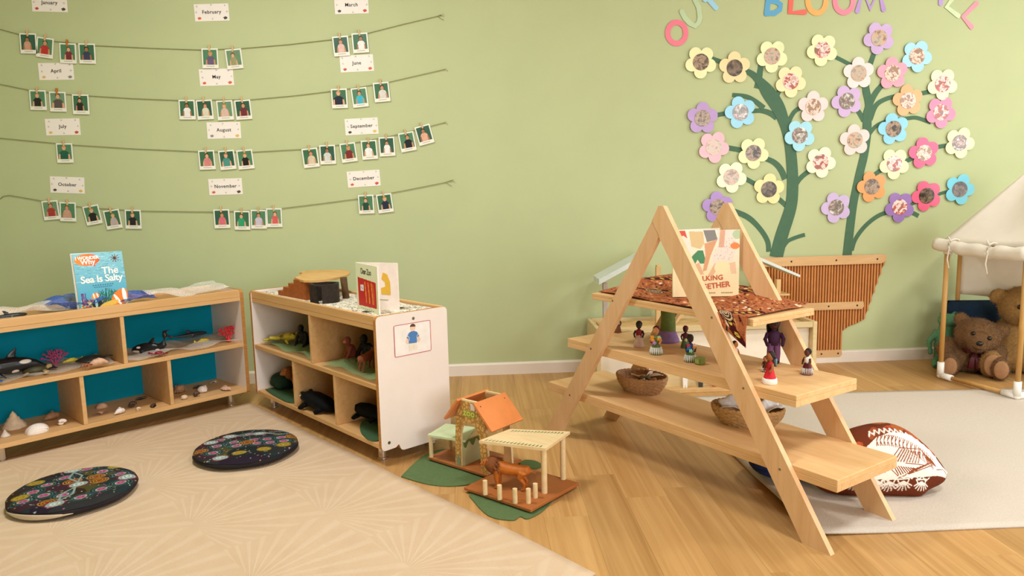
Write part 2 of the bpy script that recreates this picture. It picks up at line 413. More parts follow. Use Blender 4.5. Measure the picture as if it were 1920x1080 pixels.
# ================================================================== MONTH CARDS, TWINE, INSTANT PHOTOS
M_card = mat('white card', '#f3e7dc', .6, .02, 20)
M_ink = mat('black ink', '#2a2420', .7)
M_pic = {'o': mat('orange print', '#d8693f', .6), 'g': mat('grey print', '#8b8a84', .6), 'd': mat('dark print', '#4a4540', .6), 'y': mat('yellow print', '#e3b765', .6), 'l': mat('leaf print', '#a6a88a', .6), 'r': mat('red print', '#c9543f', .6)}
_pk = list(M_pic)
cards = [('January', 93, 6, 2, 'd', 'r'), ('February', 397, 23.5, -1, 'd', 'o'), ('March', 659, 10, -1, 'r', 'd'), ('April', 105.5, 134, 0, 'g', 'y'), ('May', 406, 145, -1, 'o', 'o'), ('June', 669, 119, -2, 'o', 'r'),
         ('July', 118, 238, 0, 'r', 'y'), ('August', 420, 244.5, 0, 'y', 'g'), ('September', 678, 237, -2, 'y', 'd'), ('October', 126.5, 347, 3.5, 'y', 'd'), ('November', 423, 350, -.5, 'd', 'o'), ('December', 682, 335, -2.5, 'r', 'o')]
for nm, px, py, tilt, c1, c2 in cards:
    p = on_wall(px, py)
    t = thing('month_card', f'white paper card lettered {nm} stuck on the green wall', 'card', (p.x, WALL_Y, p.z), group='month name cards', rot=(0, R(tilt), 0))
    m = MB(); w, h = .186, .091
    m.sheet(lambda u, v: ((u-.5)*w, 0, (v-.5)*h), 1, 1, 0)if False else m.box((0, -.0012, 0), (w, .0016, h)); m.build('paper', M_card, t)
    m = MB(); m.text(nm, .0265, Tm(0, -.0024, .002), bold=.0004, space=1.08); m.build('lettering', M_ink, t)
    m = MB(); mm = [M_pic[c1], M_pic[c2], M_pic['l'], M_pic['g']]
    rr = random.Random(hash(nm) % 1000 if False else sum(map(ord, nm)))
    def blob(cx, cz, r, mi, el=.7):
        m.prism([(cx+r*math.cos(a*.7)*(1+.25*math.sin(a*2.1)), cz+r*el*math.sin(a*.7)*(1+.2*math.cos(a*3.1))) for a in range(9)], -.0026, -.0021, 'y', mi)
    blob(.072, -.031, .011, 0); blob(-.068, -.03, .010, 1)
    for cx, cz in ((-.075, .03), (.072, .032), (0, .036), (.002, -.038), (.08, .0), (-.08, 0)):
        a = rr.random()*3
        for q in (-.6, 0, .6): m.ribbon([(cx, cz), (cx+.010*math.cos(a+q), cz+.010*math.sin(a+q))], [.0016, .0007], -.0026, -.0021, 2 if rr.random() < .6 else 3)
    m.build('decoration', mm, t, kind='stuff')

M_twine = mat('green brown twine', '#8f8a58', .9, .15, 200)
M_nail = mat('small steel nail', '#b8aa86', .35, metal=.8)
strings = [
    ('January, February and March photos', [(-60, 40), (0, 55), (40, 65.5), (100, 77.5), (182, 86), (290, 91), (380, 94), (452, 91.4), (540, 84), (624, 74.5), (691, 62.4), (760, 45), (820, 31), (829, 29)]),
    ('April, May and June photos', [(-60, 146), (0, 158), (60, 170), (125, 177), (168, 180), (250, 185), (335, 188.5), (472, 187), (550, 180), (621, 171.5), (680, 163), (730.6, 154), (836, 130)]),
    ('July, August and September photos', [(-60, 252), (0, 259), (107, 269), (140, 272), (250, 279), (375, 284.5), (478, 285), (567.5, 280), (620, 274), (676, 266), (730, 256), (779, 244), (836, 229.5)]),
    ('October, November and December photos', [(2, 373), (7, 368), (19, 366), (82, 377), (160, 389), (225, 393), (265, 395.5), (402, 397.5), (470, 395), (529.6, 390.6), (600, 382), (673, 372.5), (760, 357), (835.6, 342), (850, 338)])]
string_px = []
for k, (nm, pts) in enumerate(strings):
    W = [on_wall(*p) for p in pts]; o = W[0]
    base = Vector((W[-1].x, WALL_Y, W[-1].z))
    t = thing('twine_line', f'string line across the wall carrying the {nm}', 'string', base, group='twine lines for photos')
    m = MB(); m.tube([Vector((p.x, WALL_Y-.006, p.z))-base for p in W], .0019, 6, up=(0, 1, 0))
    if k in (0, 3):
        q = W[-2]; 
        for dz in (-.022, .012): m.tube([Vector((q.x, WALL_Y-.006, q.z))-base, Vector((q.x+.035, WALL_Y-.012, q.z+dz))-base], .0012, 5, up=(0, 1, 0))
    m.build('twine', M_twine, t, True)
    m = MB(); m.cyl((0, 0, 0), (0, -.012, 0), .0025, n=8); m.cyl((0, -.012, 0), (0, -.014, 0), .005, n=10); m.build('nail', M_nail, t, 40)
    string_px.append(pts)

M_gloss = mat('photo paper', '#f0ead9', .35, .02, 20)
M_back = [mat('photo backdrop %s' % c, c, .4, .12, 25) for c in ('#3f6b4a', '#52805b', '#335c46', '#6f8f6b')]
M_skin = [mat('printed skin %s' % c, c, .4) for c in ('#c98f6a', '#a9714d', '#dba581', '#8a5638')]
M_hair = [mat('printed hair %s' % c, c, .4) for c in ('#3a2a20', '#6a4526', '#b98a4a', '#241c18', '#a7763f')]
M_cap = mat('caption grey', '#b9aFA2', .6)
_cloth = {}
def cloth(c):
    if c not in _cloth: _cloth[c] = mat('printed shirt ' + c, c, .45, .1, 60)
    return _cloth[c]
M_pegw = mat('pale wooden peg', '#cfae7c', .6, .08, 60); M_pego = mat('orange wooden peg', '#b9712f', .55, .08, 60)
photos = [ # month, px, py, tilt, shirt, words, hair, skin, build(1 child, 1.3 adult), backdrop
    ('January', 55, 82, 2, '#cf9a80', 'beige top', 0, 1, .9, 2), ('January', 86, 90, 9, '#b8332e', 'red shirt', 0, 0, 1.1, 1), ('January', 129, 100.5, 3, '#7a2f34', 'dark red checked shirt', 1, 2, .9, 1), ('January', 165, 101, 2, '#3c3f55', 'navy printed shirt', 3, 1, 1, 0),
    ('February', 395, 110, 1, '#6a5a72', 'grey purple shirt', 2, 0, 1.05, 1), ('February', 440, 111, -4, '#9b9468', 'olive patterned top', 1, 2, .85, 3),
    ('March', 640, 87, -4, '#e2b9ac', 'pale pink top', 1, 0, .95, 2), ('March', 676, 81, -3, '#ece6dc', 'white T-shirt', 0, 1, 1, 0),
    ('April', 73, 188, 2, '#23231f', 'black shirt', 4, 2, 1.05, 1), ('April', 110, 191, 2, '#5a5048', 'dark brown shirt', 0, 2, 1.3, 3), ('April', 153, 196, 2, '#2a2422', 'black top with red belt', 3, 0, .9, 0),
    ('May', 352, 206, 1, '#f0e4da', 'white frilled top', 0, 1, .95, 0), ('May', 385, 206, -2, '#d9cfb4', 'cream top', 1, 0, .9, 2), ('May', 423, 207, -2, '#d7b3a2', 'beige pink top', 2, 2, .95, 3), ('May', 457, 206, -3, '#6e2f33', 'maroon overalls', 0, 0, 1, 2),
    ('June', 637, 185, -1, '#1d2230', 'black polo shirt', 4, 2, 1.3, 0), ('June', 675, 183, -5, '#3fb0c4', 'turquoise top', 3, 0, 1, 1), ('June', 716, 173, -4, '#d9d2c6', 'grey shirt with red print', 0, 0, 1.05, 0),
    ('July', 123, 287, 1, '#1f5a44', 'dark green shirt', 4, 2, 1.25, 1),
    ('August', 389, 300, -1, '#d4817c', 'pink dress', 0, 2, 1, 0), ('August', 427, 300, -4, '#4d8f80', 'teal jacket', 4, 2, 1.05, 2), ('August', 461, 299, -4, '#1c1a18', 'black T-shirt', 4, 2, .95, 1),
    ('September', 583, 296, -5, '#d8c3a6', 'cream blouse', 1, 0, 1, 0), ('September', 615, 290, -1, '#cfd2c8', 'spotted white dress', 0, 1, 1, 2), ('September', 654, 286, -6, '#7a2b25', 'brick red shirt', 2, 0, 1.05, 1), ('September', 693, 281, -3, '#e9e5dc', 'plain white shirt', 1, 2, 1.05, 0), ('September', 726, 275, -2, '#efe5df', 'white top with red skirt', 0, 0, .85, 2), ('September', 764, 266, -9, '#17181c', 'black shirt', 0, 0, 1.1, 1), ('September', 796, 253, -14, '#e2a98c', 'peach top', 3, 1, 1, 2),
    ('October', 97, 394, -3, '#a2372f', 'red flannel shirt', 1, 0, 1.1, 3), ('October', 129, 397, 3.5, '#c8977f', 'pinkish brown dress', 1, 0, 1, 1), ('October', 175, 403, -9, '#20201e', 'black T-shirt', 2, 2, 1.1, 1), ('October', 213, 411, -7, '#b7a6a0', 'grey pink top', 2, 2, .85, 0), ('October', 251, 411, 2, '#23201f', 'black T-shirt with a print', 4, 2, 1, 2),
    ('November', 417, 410, 0, '#d96b77', 'bright pink top', 1, 0, .9, 2), ('November', 455, 413, 2, '#2f9a6a', 'bright green shirt', 1, 2, 1, 0), ('November', 486, 411, 2, '#c9bcc9', 'lilac grey shirt', 0, 0, 1, 1), ('November', 515, 408, 1, '#d4605c', 'coral dress', 1, 2, .9, 3),
    ('December', 687, 383, -1, '#1f4a38', 'dark green printed shirt', 1, 2, .95, 1), ('December', 722, 381, -6, '#23283c', 'navy shirt', 2, 2, 1.05, 0)]
_seen = {}
for k, (mo, px, py, tilt, shirt, words, hair, skin, bl, bd) in enumerate(photos):
    p = on_wall(px, py); w, h = .0885, .107
    t = thing('instant_photo', f'instant photo of a person in {words}, hung under the {mo} card', 'photo', (p.x, WALL_Y-.008, p.z), group='instant photos on twine', rot=(0, R(tilt), 0))
    m = MB(); m.box((0, -.001, 0), (w, .001, h)); m.build('photo_paper', M_gloss, t)
    m = MB(); y0, y1 = -.0022, -.0014
    bw, bz0, bz1 = .0745, -.034, .046
    m.box((0, -.0018, (bz0+bz1)/2), (bw, .0006, bz1-bz0), 0)
    sw = .021*bl; ox = (k*37 % 5-2)*.0022; sh = .004+.004*(bl-1)
    m.prism([(ox-sw, bz0), (ox-sw*.98, sh-.006), (ox-sw*.72, sh+.003), (ox-.006, sh+.008), (ox+.006, sh+.008), (ox+sw*.72, sh+.003), (ox+sw*.98, sh-.006), (ox+sw, bz0)], y0-.0001, y1-.0006, 'y', 1)
    m.prism([(ox-sw*1.25, bz0), (ox-sw*1.1, sh-.012), (ox-sw*.8, sh-.010), (ox-sw*.8, bz0)], y0-.0002, y1-.0006, 'y', 2)
    m.prism([(ox+sw*1.25, bz0), (ox+sw*1.1, sh-.012), (ox+sw*.8, sh-.010), (ox+sw*.8, bz0)], y0-.0002, y1-.0006, 'y', 2)
    hz = sh+.018*bl; hr = .0105*(.6+.4*bl)
    m.prism([(ox+hr*1.12*math.cos(a*.4), hz+.003+hr*1.12*math.sin(a*.4)) for a in range(16)], y0-.0002, y1-.0006, 'y', 3)
    m.prism([(ox+hr*.85*math.cos(a*.4), hz-.001+hr*1.05*math.sin(a*.4)) for a in range(16)], y0-.0004, y1-.0006, 'y', 2)
    m.build('picture', [M_back[bd], cloth(shirt), M_skin[skin], M_hair[hair]], t)
    m = MB(); m.box((0, -.0018, -.0425), (.044, .0005, .0035)); m.build('caption', M_cap, t)
    # peg that clips it to the twine
    top = Vector((p.x, 0, p.z)) + Vector((math.sin(R(tilt))*h/2, 0, math.cos(R(tilt))*h/2))
    org = k in (2, 9)
    g = thing('clothes_peg', f'small {"orange" if org else "pale wooden"} peg holding the photo of {words} under {mo}', 'peg', (top.x, WALL_Y-.008, top.z), group='clothes pegs on twine', rot=(0, R(tilt+(k*53 % 7-3)*2), 0))
    m = MB()
    for sg in (0, 1):
        y = .0026 if sg else -.0058
        m.prism([(-.0038, -.017), (.0038, -.017), (.0044, 0), (.0040, .019), (-.0040, .019), (-.0044, 0)], y-.0024, y+.0012, 'y')
    m.build('prong', M_pego if org else M_pegw, g)
    m = MB(); m.cyl((-.0052, -.002, .002), (.0052, -.002, .002), .0024, n=8); m.build('spring', M_nail, g)

# ================================================================== PAPER LETTERS
def wpts(pts): return [on_wall(*p) for p in pts]
def letter(name_label, strokes, w, col, closed=False):
    allp = [p for s_ in strokes for p in s_]; cx = sum(p[0] for p in allp)/len(allp); cy = sum(p[1] for p in allp)/len(allp)
    c = on_wall(cx, cy); sc = .00315
    m = MB()
    for i, s_ in enumerate(strokes):
        q = [(v.x-c.x, v.z-c.z) for v in wpts(s_)]; m.ribbon(q, w*sc, -.0045-.0003*i, -.0025, 0, True, closed=closed)
    o = m.build('paper_letter', mat('glossy paper ' + col, col, .3, .05, 14)); o.location = (c.x, WALL_Y, c.z)
    tag(o, name_label, 'letter', 'cut-out paper letters'); return o
def arc(cx, cy, rx, ry, n=22, a0=0, a1=360): return [(cx+rx*math.cos(R(a0+(a1-a0)*i/n)), cy+ry*math.sin(R(a0+(a1-a0)*i/n))) for i in range(n if a1-a0 == 360 else n+1)]
letter('pink paper letter O standing lowest on the wall', [arc(1268.5, 62, 17, 20)], 9.5, '#f0788a', True)
letter('pale green paper letter U beside the pink O', [[(1278, 22), (1284, 34), (1293, 44), (1303, 49), (1310, 42), (1312, 33), (1310, 15), (1302, -2), (1296, -12)]], 9, '#bfd0a4')
letter('light blue paper letter R cut off at the top', [[(1342, 15), (1330, 1), (1318, -14)], [(1330, 1), (1340, -10), (1334, -24), (1318, -26), (1310, -18)], [(1310, -18), (1322, 0)]], 9, '#a3d0e4')
letter('blue paper letter B over the flowers', [[(1437, 26), (1440, 0), (1442, -28)], [(1437, 25), (1452, 25), (1462, 18), (1463, 9), (1455, 3), (1440, 1)], [(1440, 0), (1456, -6), (1458, -18), (1442, -27)]], 9.5, '#5fa7cf')
letter('coral red paper letter L after the blue B', [[(1485, -28), (1481, 24), (1508, 23)]], 10, '#ef6a58')
letter('orange paper letter O after the coral L', [arc(1531, 2, 17, 23)], 9.5, '#f6ab57', True)
letter('pink paper letter O between orange O and purple M', [arc(1582, 3, 17, 21)], 9.5, '#ef7f92', True)
letter('purple paper letter M ending the middle word', [[(1607, 21), (1617, -18), (1631, 17), (1647, -18), (1656, 18)]], 9, '#b088c4')
letter('purple paper letter foot cut off above the right flowers', [[(1765, -26), (1763, 7)]], 8.5, '#b99ad0')
letter('pale green paper letter L between purple foot and pink L', [[(1790, -8), (1774, 13), (1796, 30)]], 8.5, '#cfdcb0')
letter('pink paper letter L at the end of the lettering', [[(1830, 7), (1805, 32), (1821, 51)]], 9, '#f299a5')

# ================================================================== PAPER TREES
M_stem = mat('dark green paper', '#4a6c50', .7, .05, 25)
def smooth_pts(pts, n=5):
    out = []; k = len(pts)
    for i in range(k-1):
        p0, p1, p2, p3 = pts[max(i-1, 0)], pts[i], pts[i+1], pts[min(i+2, k-1)]
        for j in range(n):
            t = j/n; out.append(tuple(.5*((2*b)+(-a+c)*t+(2*a-5*b+4*c-d)*t*t+(-a+3*b-3*c+d)*t**3) for a, b, c, d in zip(p0, p1, p2, p3)))
    out.append(tuple(pts[-1])); return out
def paper_tree(label, trunk, branches):
    c = on_wall(trunk[0][0], trunk[0][1]); t = thing('paper_tree', label, 'wall decoration', (c.x, WALL_Y, c.z), group='paper flower trees')
    for i, pts in enumerate([trunk]+branches):
        sp = smooth_pts(pts); m = MB()
        m.ribbon([(on_wall(a, b_).x-c.x, on_wall(a, b_).z-c.z) for a, b_, w in sp], [w*.00325 for a, b_, w in sp], -.0036 if i == 0 else -.0012-.0005*(i % 4), -.0004)
        m.build('trunk' if i == 0 else 'branch', M_stem, t)
paper_tree('left dark green paper tree trunk rising from the cardboard pot', [(1455, 482, 25), (1466, 440, 24), (1482, 390, 22), (1486, 350, 21), (1484, 300, 20), (1479, 262, 19), (1471, 232, 19), (1458, 200, 24), (1440, 173, 24), (1424, 152, 15), (1405, 136, 10), (1372, 124, 8), (1340, 112, 8), (1318, 106, 8)], [
    [(1419, 166, 11), (1423, 148, 11), (1427, 120, 10)], [(1448, 200, 10), (1457, 178, 9), (1466, 162, 8)], [(1373, 178, 7), (1398, 181, 8), (1415, 189, 8), (1432, 203, 10)],
    [(1330, 219, 8), (1360, 213, 8), (1413, 208, 8), (1430, 208, 9), (1445, 213, 10), (1456, 222, 9)], [(1474, 246, 10), (1480, 226, 8), (1490, 209, 8), (1505, 200, 8)],
    [(1472, 336, 11), (1464, 318, 11), (1452, 305, 10), (1435, 297, 9), (1400, 284, 9), (1352, 275, 9)], [(1430, 354, 8), (1412, 343, 8), (1390, 331, 8)], [(1474, 386, 9), (1462, 375, 9), (1448, 366, 8)],
    [(1487, 356, 9), (1496, 340, 9), (1506, 329, 9), (1524, 316, 9)], [(1441, 472, 9), (1439, 452, 9), (1424, 428, 9), (1400, 406, 10), (1360, 390, 9)], [(1463, 473, 8), (1475, 454, 7), (1490, 446, 7), (1509, 440, 7)]])
paper_tree('right dark green paper tree trunk rising from the cardboard pot', [(1588, 480, 17), (1592, 440, 16), (1600, 380, 15), (1611, 328, 15), (1620, 290, 15), (1625, 250, 16), (1626, 215, 16), (1629, 196, 14), (1623, 165, 13), (1624, 140, 11), (1633, 116, 9), (1641, 92, 8)], [
    [(1629, 200, 12), (1637, 182, 11), (1648, 166, 10), (1664, 150, 9)], [(1630, 224, 12), (1642, 198, 9), (1660, 186, 8), (1684, 180, 8), (1722, 176, 8), (1752, 170, 8)], [(1594, 190, 8), (1606, 204, 8), (1620, 226, 10)],
    [(1622, 150, 8), (1604, 128, 7), (1584, 116, 7), (1556, 102, 7)], [(1629, 252, 8), (1643, 236, 7), (1664, 227, 7), (1701, 222, 7), (1719, 221, 7), (1745, 230, 7)], [(1682, 138, 7), (1694, 130, 7), (1706, 120, 7)],
    [(1612, 346, 9), (1634, 332, 8), (1656, 317, 8), (1701, 301, 8), (1750, 278, 8), (1782, 272, 7)], [(1597, 470, 7), (1604, 448, 8), (1622, 424, 8), (1646, 405, 8), (1672, 397, 8), (1706, 398, 8), (1722, 405, 8)], [(1704, 385, 6), (1736, 372, 6), (1776, 359, 6)]])

flowers = [ # px, py, colour, words, rotation, centre tone
    (1313, 117, '#f2ebb0', 'pale yellow paper flower farthest up on the left tree', 20, 1), (1376, 128, '#f7d79c', 'peach paper flower with a dark photo beside the pale yellow one', 52, 0), (1446, 106, '#e6eab2', 'pale lime paper flower on the upright twig of the left tree', 18, 2), (1481, 153, '#fbe1ac', 'pale peach paper flower with a reddish photo above the left trunk', 14, 3),
    (1540, 94, '#f2efb6', 'pale lemon paper flower with a red and white photo between both trees', 24, 3), (1646, 72, '#cba9d3', 'lilac paper flower topmost on the right tree', 26, 2), (1717, 106, '#a9d9ea', 'light blue paper flower topmost at the right', 10, 4), (1608, 138, '#f6d9d3', 'pale pink paper flower with a grey photo under the lilac one', 50, 2),
    (1671, 138, '#ef9fb0', 'pink paper flower with a cream photo beside the light blue one', 48, 4), (1765, 158, '#f4f0bd', 'pale cream paper flower at the far right above the pink one', 16, 3), (1700, 189, '#f3ac74', 'orange paper flower high on the right tree', 44, 4), (1586, 190, '#cfaed4', 'shiny lilac paper flower with a whitish photo between the trunks', 30, 5),
    (1523, 201, '#f5d3cd', 'pale pink paper flower beside the left trunk fork', 54, 4), (1762, 211, '#ee86a4', 'rose pink paper flower under the cream one at the right edge', 12, 3), (1673, 242, '#8fcfe2', 'light blue paper flower in the middle of the right tree', 40, 1), (1498, 254, '#a8dbe8', 'light blue paper flower covering the left trunk', 22, 5),
    (1601, 263, '#f6cfc6', 'pale pink paper flower covering the right trunk', 46, 2), (1387, 211, '#92cfe4', 'light blue paper flower beside the purple one', 38, 5), (1316, 222, '#b48cc0', 'purple paper flower farthest left with a dark photo', 56, 1), (1337, 276, '#f3acb2', 'salmon pink paper flower farthest left in the middle row', 10, 2),
    (1411, 287, '#f1eaa9', 'pale yellow paper flower beside the salmon one', 14, 1), (1537, 304, '#f0efcb', 'cream white paper flower on the twig right of the left trunk', 8, 3), (1797, 268, '#f7e4ad', 'pale yellow paper flower farthest right on its twig', 6, 5), (1730, 287, '#e95f86', 'hot pink paper flower between two pale yellow flowers', 42, 4),
    (1675, 307, '#f0efb2', 'pale yellow paper flower beside the hot pink one on the right tree', 20, 3), (1370, 332, '#ecefc2', 'pale green paper flower low on the left tree', 12, 2), (1440, 355, '#f8dd98', 'golden peach paper flower touching the left trunk low down', 58, 0), (1633, 350, '#f59a55', 'bright orange paper flower low on the right trunk', 36, 1),
    (1797, 355, '#66c2d4', 'turquoise paper flower lowest at the far right', 2, 0), (1735, 367, '#ea5f80', 'deep pink paper flower beside the turquoise one', 30, 0), (1685, 388, '#9a74b3', 'purple paper flower lowest on the right tree', 22, 3), (1566, 389, '#cdb3d8', 'pale lilac paper flower alone between the two trunks', 32, 5), (1344, 388, '#a97fc0', 'purple paper flower partly behind the wooden A-frame', 48, 1)]
def photo_mat(k):
    cols = [('#1f1a16', '#4d3a2a', '#6f5a44', '#8d7458'), ('#3a3128', '#8a6f58', '#b99a7e', '#5c4a3a'), ('#a59582', '#c4b4a0', '#d9a98c', '#8a7a68'), ('#d4a796', '#f0e4da', '#c4574a', '#8a7468'), ('#c99c82', '#ecdccb', '#b07a60', '#9a8c7a'), ('#e9e2dc', '#a49488', '#6e625a', '#d8b4a8')][k]
    m, nt, b = _new('family photo print %d' % k); vec = _coords(nt, kind='Object', rand=True)
    n = _noise(nt, vec, 34, 3, .55, .8); nt.links.new(_ramp(nt, n, [(.34, lin(cols[0])), (.46, lin(cols[1])), (.55, lin(cols[2])), (.66, lin(cols[3]))]), b.inputs['Base Color'])
    b.inputs['Roughness'].default_value = .22; return m
PH = [photo_mat(k) for k in range(6)]
_pet = MB(); _pet.prism([(.0375*math.cos(2*math.pi*i/22)+.055, .0375*math.sin(2*math.pi*i/22)) for i in range(22)], -.0022, -.0006, 'y')
_disc = MB(); _disc.prism([(.047*math.cos(2*math.pi*i/28), .047*math.sin(2*math.pi*i/28)) for i in range(28)], -.0046, -.0024, 'y'); _disc_me = {}
_fm = {}
for k, (px, py, col, words, rot, ph) in enumerate(flowers):
    p = on_wall(px, py); t = thing('paper_flower', words, 'paper flower', (p.x, WALL_Y-.0085-.001*(k % 3), p.z), group='paper flowers with photos', rot=(R((k % 3-1)*1.5), R(rot), 0))
    if col not in _fm: _fm[col] = _pet.mesh('petal', mat('shiny paper ' + col, col, .28, .05, 18, spec=.5))
    if ph not in _disc_me: _disc_me[ph] = _disc.mesh('photo_centre', PH[ph])
    for i in range(5):
        o = bpy.data.objects.new('petal', _fm[col]); COL.objects.link(o); o.parent = t; o.rotation_euler = (0, R(72*i), 0); o.location = (0, -.0003*i, 0)
    o = bpy.data.objects.new('photo_centre', _disc_me[ph]); COL.objects.link(o); o.parent = t

# ================================================================== CARDBOARD POT
M_card_r = mat('brown cardboard rib', '#cf8a4e', .75, .1, 30); M_card_g = mat('dark cardboard groove', '#8f5322', .85, .1, 30); M_batten = wood('pale pine batten', '#dfb581', '#cf9f68', (3, 30, 30))
cpot = on_wall(1522, 667); t = thing('cardboard_pot', 'ribbed brown cardboard plant pot with wooden battens on the wall', 'wall decoration', (cpot.x, WALL_Y, cpot.z))
pot_px = [(1660, 487), (1655, 499), (1620, 598), (1606, 606), (1590, 612), (1579, 620), (1577, 640), (1575, 667)]
right = [(on_wall(*p).x-cpot.x, on_wall(*p).z-cpot.z) for p in pot_px]; left = [(-x, z) for x, z in right]
outline = right+left[::-1]
m = MB(); m.prism([(x*.995, z) for x, z in outline], -.004, -.0005, 'y', 0); m.build('backing_sheet', M_card_g, t)
def span(x):
    x = abs(x); zs = [z for z in (right[0][1],)]
    for (x0, z0), (x1, z1) in zip(right[:-1], right[1:]):
        if min(x0, x1) <= x <= max(x0, x1) and x0 != x1: zs.append(z0+(x-x0)*(z1-z0)/(x1-x0))
    lo = min(zs) if len(zs) > 1 else None
    if x < right[-1][0]: lo = right[-1][1]
    return lo, right[0][1]
m = MB(); step = .0176; kx = -27
rr = random.Random(5)
while kx <= 27:
    x = kx*step; lo, hi = span(x)
    if lo is not None and hi-lo > .03:
        w = step*(.30+.06*rr.random())
        m.tube([(x+rr.uniform(-.001, .001), -.007, lo+.004), (x, -.007, (lo+hi)/2), (x+rr.uniform(-.001, .001), -.007, hi-.004)], [(w, .006)]*3, 7, up=(0, 1, 0))
    kx += 1
m.build('corrugated_ribs', M_card_r, t, 60, kind='stuff')
def batten(y0, y1, xr, end):
    m = MB(); z0 = on_wall(1560, y1).z-cpot.z; z1 = on_wall(1560, y0).z-cpot.z
    m.prism([(-xr, z0), (xr-end, z0), (xr, z0+.3*(z1-z0)), (xr-.3*end, z1), (-xr, z1)], -.020, -.012, 'y'); bt = m.build('batten', M_batten, t)
    m = MB()
    for x in (-xr*.9, -xr*.35, xr*.28, xr*.86): m.cyl((x, -.0195, (z0+z1)/2), (x, -.0212, (z0+z1)/2), .0055, n=10)
    m.build('screw', mat('dark screw', '#2b2622', .4), bt, 40)
batten(479, 496, right[0][0], .035); batten(566, 580, .305, .012); batten(655, 668, right[-1][0]+.002, .012)
# ================================================================== SHELF UNITS
def pxm(p): return (Vector(p)-CAM).dot(_fwd)/F          # metres per pixel at a point
M_lam = mat('white laminate', '#f1e3d8', .45, .02, 14); M_maple = wood('maple laminate', '#dfb078', '#d09f62', (1.5, 30, 30), .45, .03, .03)
M_ply = wood('plywood edge', '#c98d4a', '#a8692f', (2, 60, 200), .55, .04, .1); M_chrome = mat('brushed chrome', '#cfc6bb', .22, .03, 60, metal=.95)
M_blue = mat('blue back panel', '#058ca4', .7, .02, 8, spec=.08); M_dark = mat('dark back panel', '#2a2620', .7, .05, 10); M_screw = mat('steel screw', '#8a857c', .35, metal=.9)
def rounded(pts, r, n=4):
    out = []; k = len(pts)
    for i in range(k):
        p = Vector(pts[i]); a = (Vector(pts[i-1])-p); b = (Vector(pts[(i+1) % k])-p); q = min(r, a.length*.45, b.length*.45)
        a = p+a.normalized()*q; b = p+b.normalized()*q
        for j in range(n+1):
            t = j/n; out.append(tuple((a*(1-t)+p*t)*(1-t)+(p*(1-t)+b*t)*t))
    return out
SH_D = .35; SH_T = .614
def shelf_unit(label, origin, rz, L, dtop, dlow, backm, lowback):
    t = thing('shelf_unit', label, 'shelf', origin, rz)
    end = rounded([(0, .063), (.07, .066), (.082, .078), (.094, .046), (SH_D-.012, .046), (SH_D, .06), (SH_D, SH_T), (0, SH_T)], .022)
    for nm, x0, x1 in (('end_panel', 0, .019), ('end_panel', L-.019, L)):
        m = MB(); m.prism(end, x0, x1, 'x', 0, 1); e = m.build(nm, [M_lam, M_ply], t)
        xo = x0 if x0 == 0 else x1; sg = -1 if x0 == 0 else 1
        for y, z in ((.178, .585), (.036, .094), (.31, .094)):
            m = MB(); m.cyl((xo, y, z), (xo+sg*.0015, y, z), .0065, n=12); m.build('screw', M_screw, e, 40)
    a, b_ = .019, L-.019; xc = L/2; w = b_-a
    def board(nm, c, s_, mt=M_maple): m = MB(); m.box(c, s_, ch=.0012); return m.build(nm, mt, t)
    board('top_board', (xc, SH_D/2, .567), (w, SH_D-.008, .020))
    board('tray_base', (xc, SH_D/2, .587), (w, SH_D-.05, .018)); board('front_lip', (xc, .0125, .5955), (w, .018, .036)); board('back_lip', (xc, SH_D-.012, .5955), (w, .018, .036))
    board('middle_board', (xc, SH_D/2-.004, .324), (w, SH_D-.012, .020)); board('bottom_board', (xc, SH_D/2-.004, .080), (w, SH_D-.012, .020))
    for x in dtop: board('divider', (x, SH_D/2-.002, .4455), (.0175, SH_D-.014, .222))
    for x in dlow: board('divider', (x, SH_D/2-.002, .202), (.0175, SH_D-.014, .223))
    m = MB(); m.box((xc, SH_D-.006, .3235), (w, .006, .5)); m.build('back_panel', backm, t)
    for x in (.085, L-.085):
        for y in (.055, SH_D-.055):
            m = MB(); m.cyl((x, y, .070), (x, y, .008), .0185, n=20); m.lathe([(.0225, 0), (.0235, .003), (.0225, .009), (.019, .011)], 20, (x, y, 0)); m.build('leg', M_chrome, t, 40)
    return t
A1, A2 = 44.46, -50.75
S1 = Frame(-1.208, 3.826, A1); S1 = Frame(*(S1.o-S1.u*1.19)[:2], A1)
S2 = Frame(-1.186, 3.807, A2); S2 = Frame(*(S2.o+S2.u*.035)[:2], A2)
shelf_unit('low maple shelf with blue back holding sea animals and shells', S1.o, S1.a, 1.19, [.595], [.403, .788], M_blue, None)
zs = shelf_unit('low maple shelf with white end panel holding jungle animals', S2.o, S2.a, 1.214, [.64], [.442, .84], M_dark, None)
ZT, ZM, ZB = .597, .334, .090

# poster on the white end panel
t = thing('poster', 'laminated picture card of a child in blue shirt on white end panel', 'poster', S2.P(1.2145, .171, .503), S2.a+R(90))
m = MB(); m.box((0, -.0008, 0), (.178, .0012, .128)); m.build('sheet', mat('laminated paper', '#f6ece4', .3), t)
m = MB(); fr_ = rounded([(-.089, -.064), (.089, -.064), (.089, .064), (-.089, .064)], .006); m.ribbon([(a, b_) for a, b_ in fr_], .0022, -.0022, -.0014, 0, closed=True); m.build('red_border', mat('red border', '#c2464a', .4), t)
m = MB(); Y0, Y1 = -.0026, -.0014
m.prism([(-.022, -.018), (-.031, .008), (-.018, .026), (-.004, .031), (.006, .031), (.020, .025), (.031, .008), (.020, .000), (.018, -.020)], Y0, Y1, 'y', 0)
m.prism([(-.02, -.02), (-.022, -.05), (-.003, -.05), (0, -.03), (.003, -.05), (.02, -.05), (.018, -.02)], Y0, Y1, 'y', 1)
